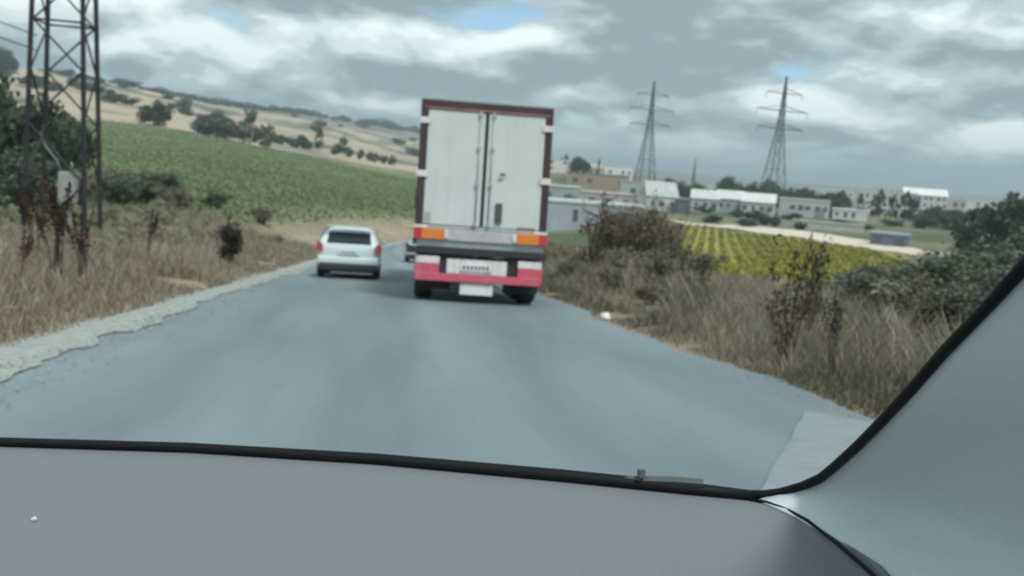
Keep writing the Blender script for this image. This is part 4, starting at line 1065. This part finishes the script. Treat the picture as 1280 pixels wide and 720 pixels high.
def left_weeds():
    g = 'rust brown seed stalks on the verge'
    for px, d, h, k in ((24, 13.5, 1.0, 'dock0'), (66, 15, 1.35, 'dock1'), (76, 15.4, 1.75, 'dock2'), (104, 15, 1.25, 'dock1'), (112, 15.2, 1.0, 'dock0'), (45, 18, 1.7, 'dock2'), (186, 22, 1.5, 'dock0')):
        x, y = polar(bearing(px), d); put(k, x, y, h*.85, h, 'rust brown dock stalk standing in the dry verge grass', 'weed', g)
    gg = 'dry shrubs on the verge by the lattice tower'; r = random.Random(4)
    for i in range(34):
        y = 16+40*r.random(); lat = -(HW+3.2+12*r.random()); x = XC+lat; h = .5+.35*r.random()
        put(r.choice(['dry0', 'dry1', 'dry2', 'dry0']), x, y, h*1.6, h, 'dry straw shrub in the grass by the lattice tower', 'shrub', gg)
left_weeds()

# loose gravel along both broken edges of the asphalt
def gravel():
    r = np.random.default_rng(21); n = 5000
    y = 2.5+55*r.random(n)**1.8; left = r.random(n) < .6
    x = np.where(left, XC-HW+.15+r.normal(size=n)*.22, XC+HW+.08+r.normal(size=n)*.24)
    s = .004+.012*r.random(n)**3; z = zroad(y)+np.where(left, .012, -.005)
    z = np.where(np.abs(x-XC) > HW+.15, np.maximum(zt(x, y), z-.03), z)
    base = np.array([(-1, -1, -.3), (1, -1, -.3), (1, 1, -.3), (-1, 1, -.3), (-.6, -.5, .7), (.6, -.6, .8), (.5, .6, .6), (-.6, .5, .75)])
    V = base[None]*s[:, None, None]*(.7+.6*r.random((n, 8, 3))); a = r.random(n)*6.28; c, t = np.cos(a)[:, None], np.sin(a)[:, None]
    V = np.stack([V[..., 0]*c-V[..., 1]*t+x[:, None], V[..., 0]*t+V[..., 1]*c+y[:, None], V[..., 2]+z[:, None]], -1).reshape(-1, 3)
    F = (np.arange(n)[:, None, None]*8+np.array([[0, 1, 5, 4], [1, 2, 6, 5], [2, 3, 7, 6], [3, 0, 4, 7], [4, 5, 6, 7]])[None]).reshape(-1, 4)
    col = np.repeat(np.array([.25, .265, .26])[None]*(.7+.5*r.random((n, 1))), 8, 0)
    tag(np_mesh('gravel', V, F, mat('gravel_stone', (.3, .3, .28), .9, attr='tint'), col), 'loose grey gravel along the broken road edges', 'gravel', kind='stuff')
gravel()

# ------------------------------------------------------------------ litter
def litter():
    wm = mat('white_plastic', (.8, .8, .8), .5)
    def bag(x, y, s, label):
        r = random.Random(int(x*100)); V = []; n = 8
        mb = MB()
        for i in range(5):
            t = i/4; rr = s*(.55+.6*math.sin(PI*min(.95, t+.1)))
            for j in range(n):
                a = 2*PI*j/n; k = rr*(.75+.5*r.random()); V.append((x+math.cos(a)*k, y+math.sin(a)*k, t*s*1.3*(.9+.2*r.random())))
        zb = zt1(x, y)
        V = [(a, b, c+zb) for a, b, c in V]
        F = [(i*n+j, i*n+(j+1) % n, (i+1)*n+(j+1) % n, (i+1)*n+j) for i in range(4) for j in range(n)]+[tuple(range(n))[::-1], tuple(4*n+j for j in range(n))]
        tag(mb.poly(V, F).build('litter_bag', wm, smooth=True), label, 'litter', 'litter on the road edges')
    bag(3.92, 16.0, .10, 'crumpled white bag at the road edge past the truck')
    bag(-4.35, 11.3, .07, 'white scrap in the dry grass near the dock stalks')
    bag(-4.2, 21.5, .07, 'white scrap at the edge of the pale shoulder')
litter()
for _k, _p in PROTO.items():
    if not _p.get('used'):
        for _c in list(_p['root'].children): bpy.data.objects.remove(_c)
        bpy.data.objects.remove(_p['root'])

# ------------------------------------------------------------------ air
def haze():
    m = bpy.data.materials.new('pale_air'); m.use_nodes = True; N = m.node_tree.nodes; N.remove(N['Principled BSDF'])
    v = N.new('ShaderNodeVolumePrincipled'); v.inputs['Color'].default_value = (.80, .93, 1.0, 1); v.inputs['Density'].default_value = .00040; v.inputs['Anisotropy'].default_value = .2
    m.node_tree.links.new(v.outputs[0], N['Material Output'].inputs['Volume'])
    o = MB().span((-9500, -9500, -60), (9500, 9500, 150)).build('haze', m); tag(o, kind='stuff')
    o['label'] = 'thin pale air over the whole valley'; o['category'] = 'haze'
USE_HAZE = True
if USE_HAZE: haze()
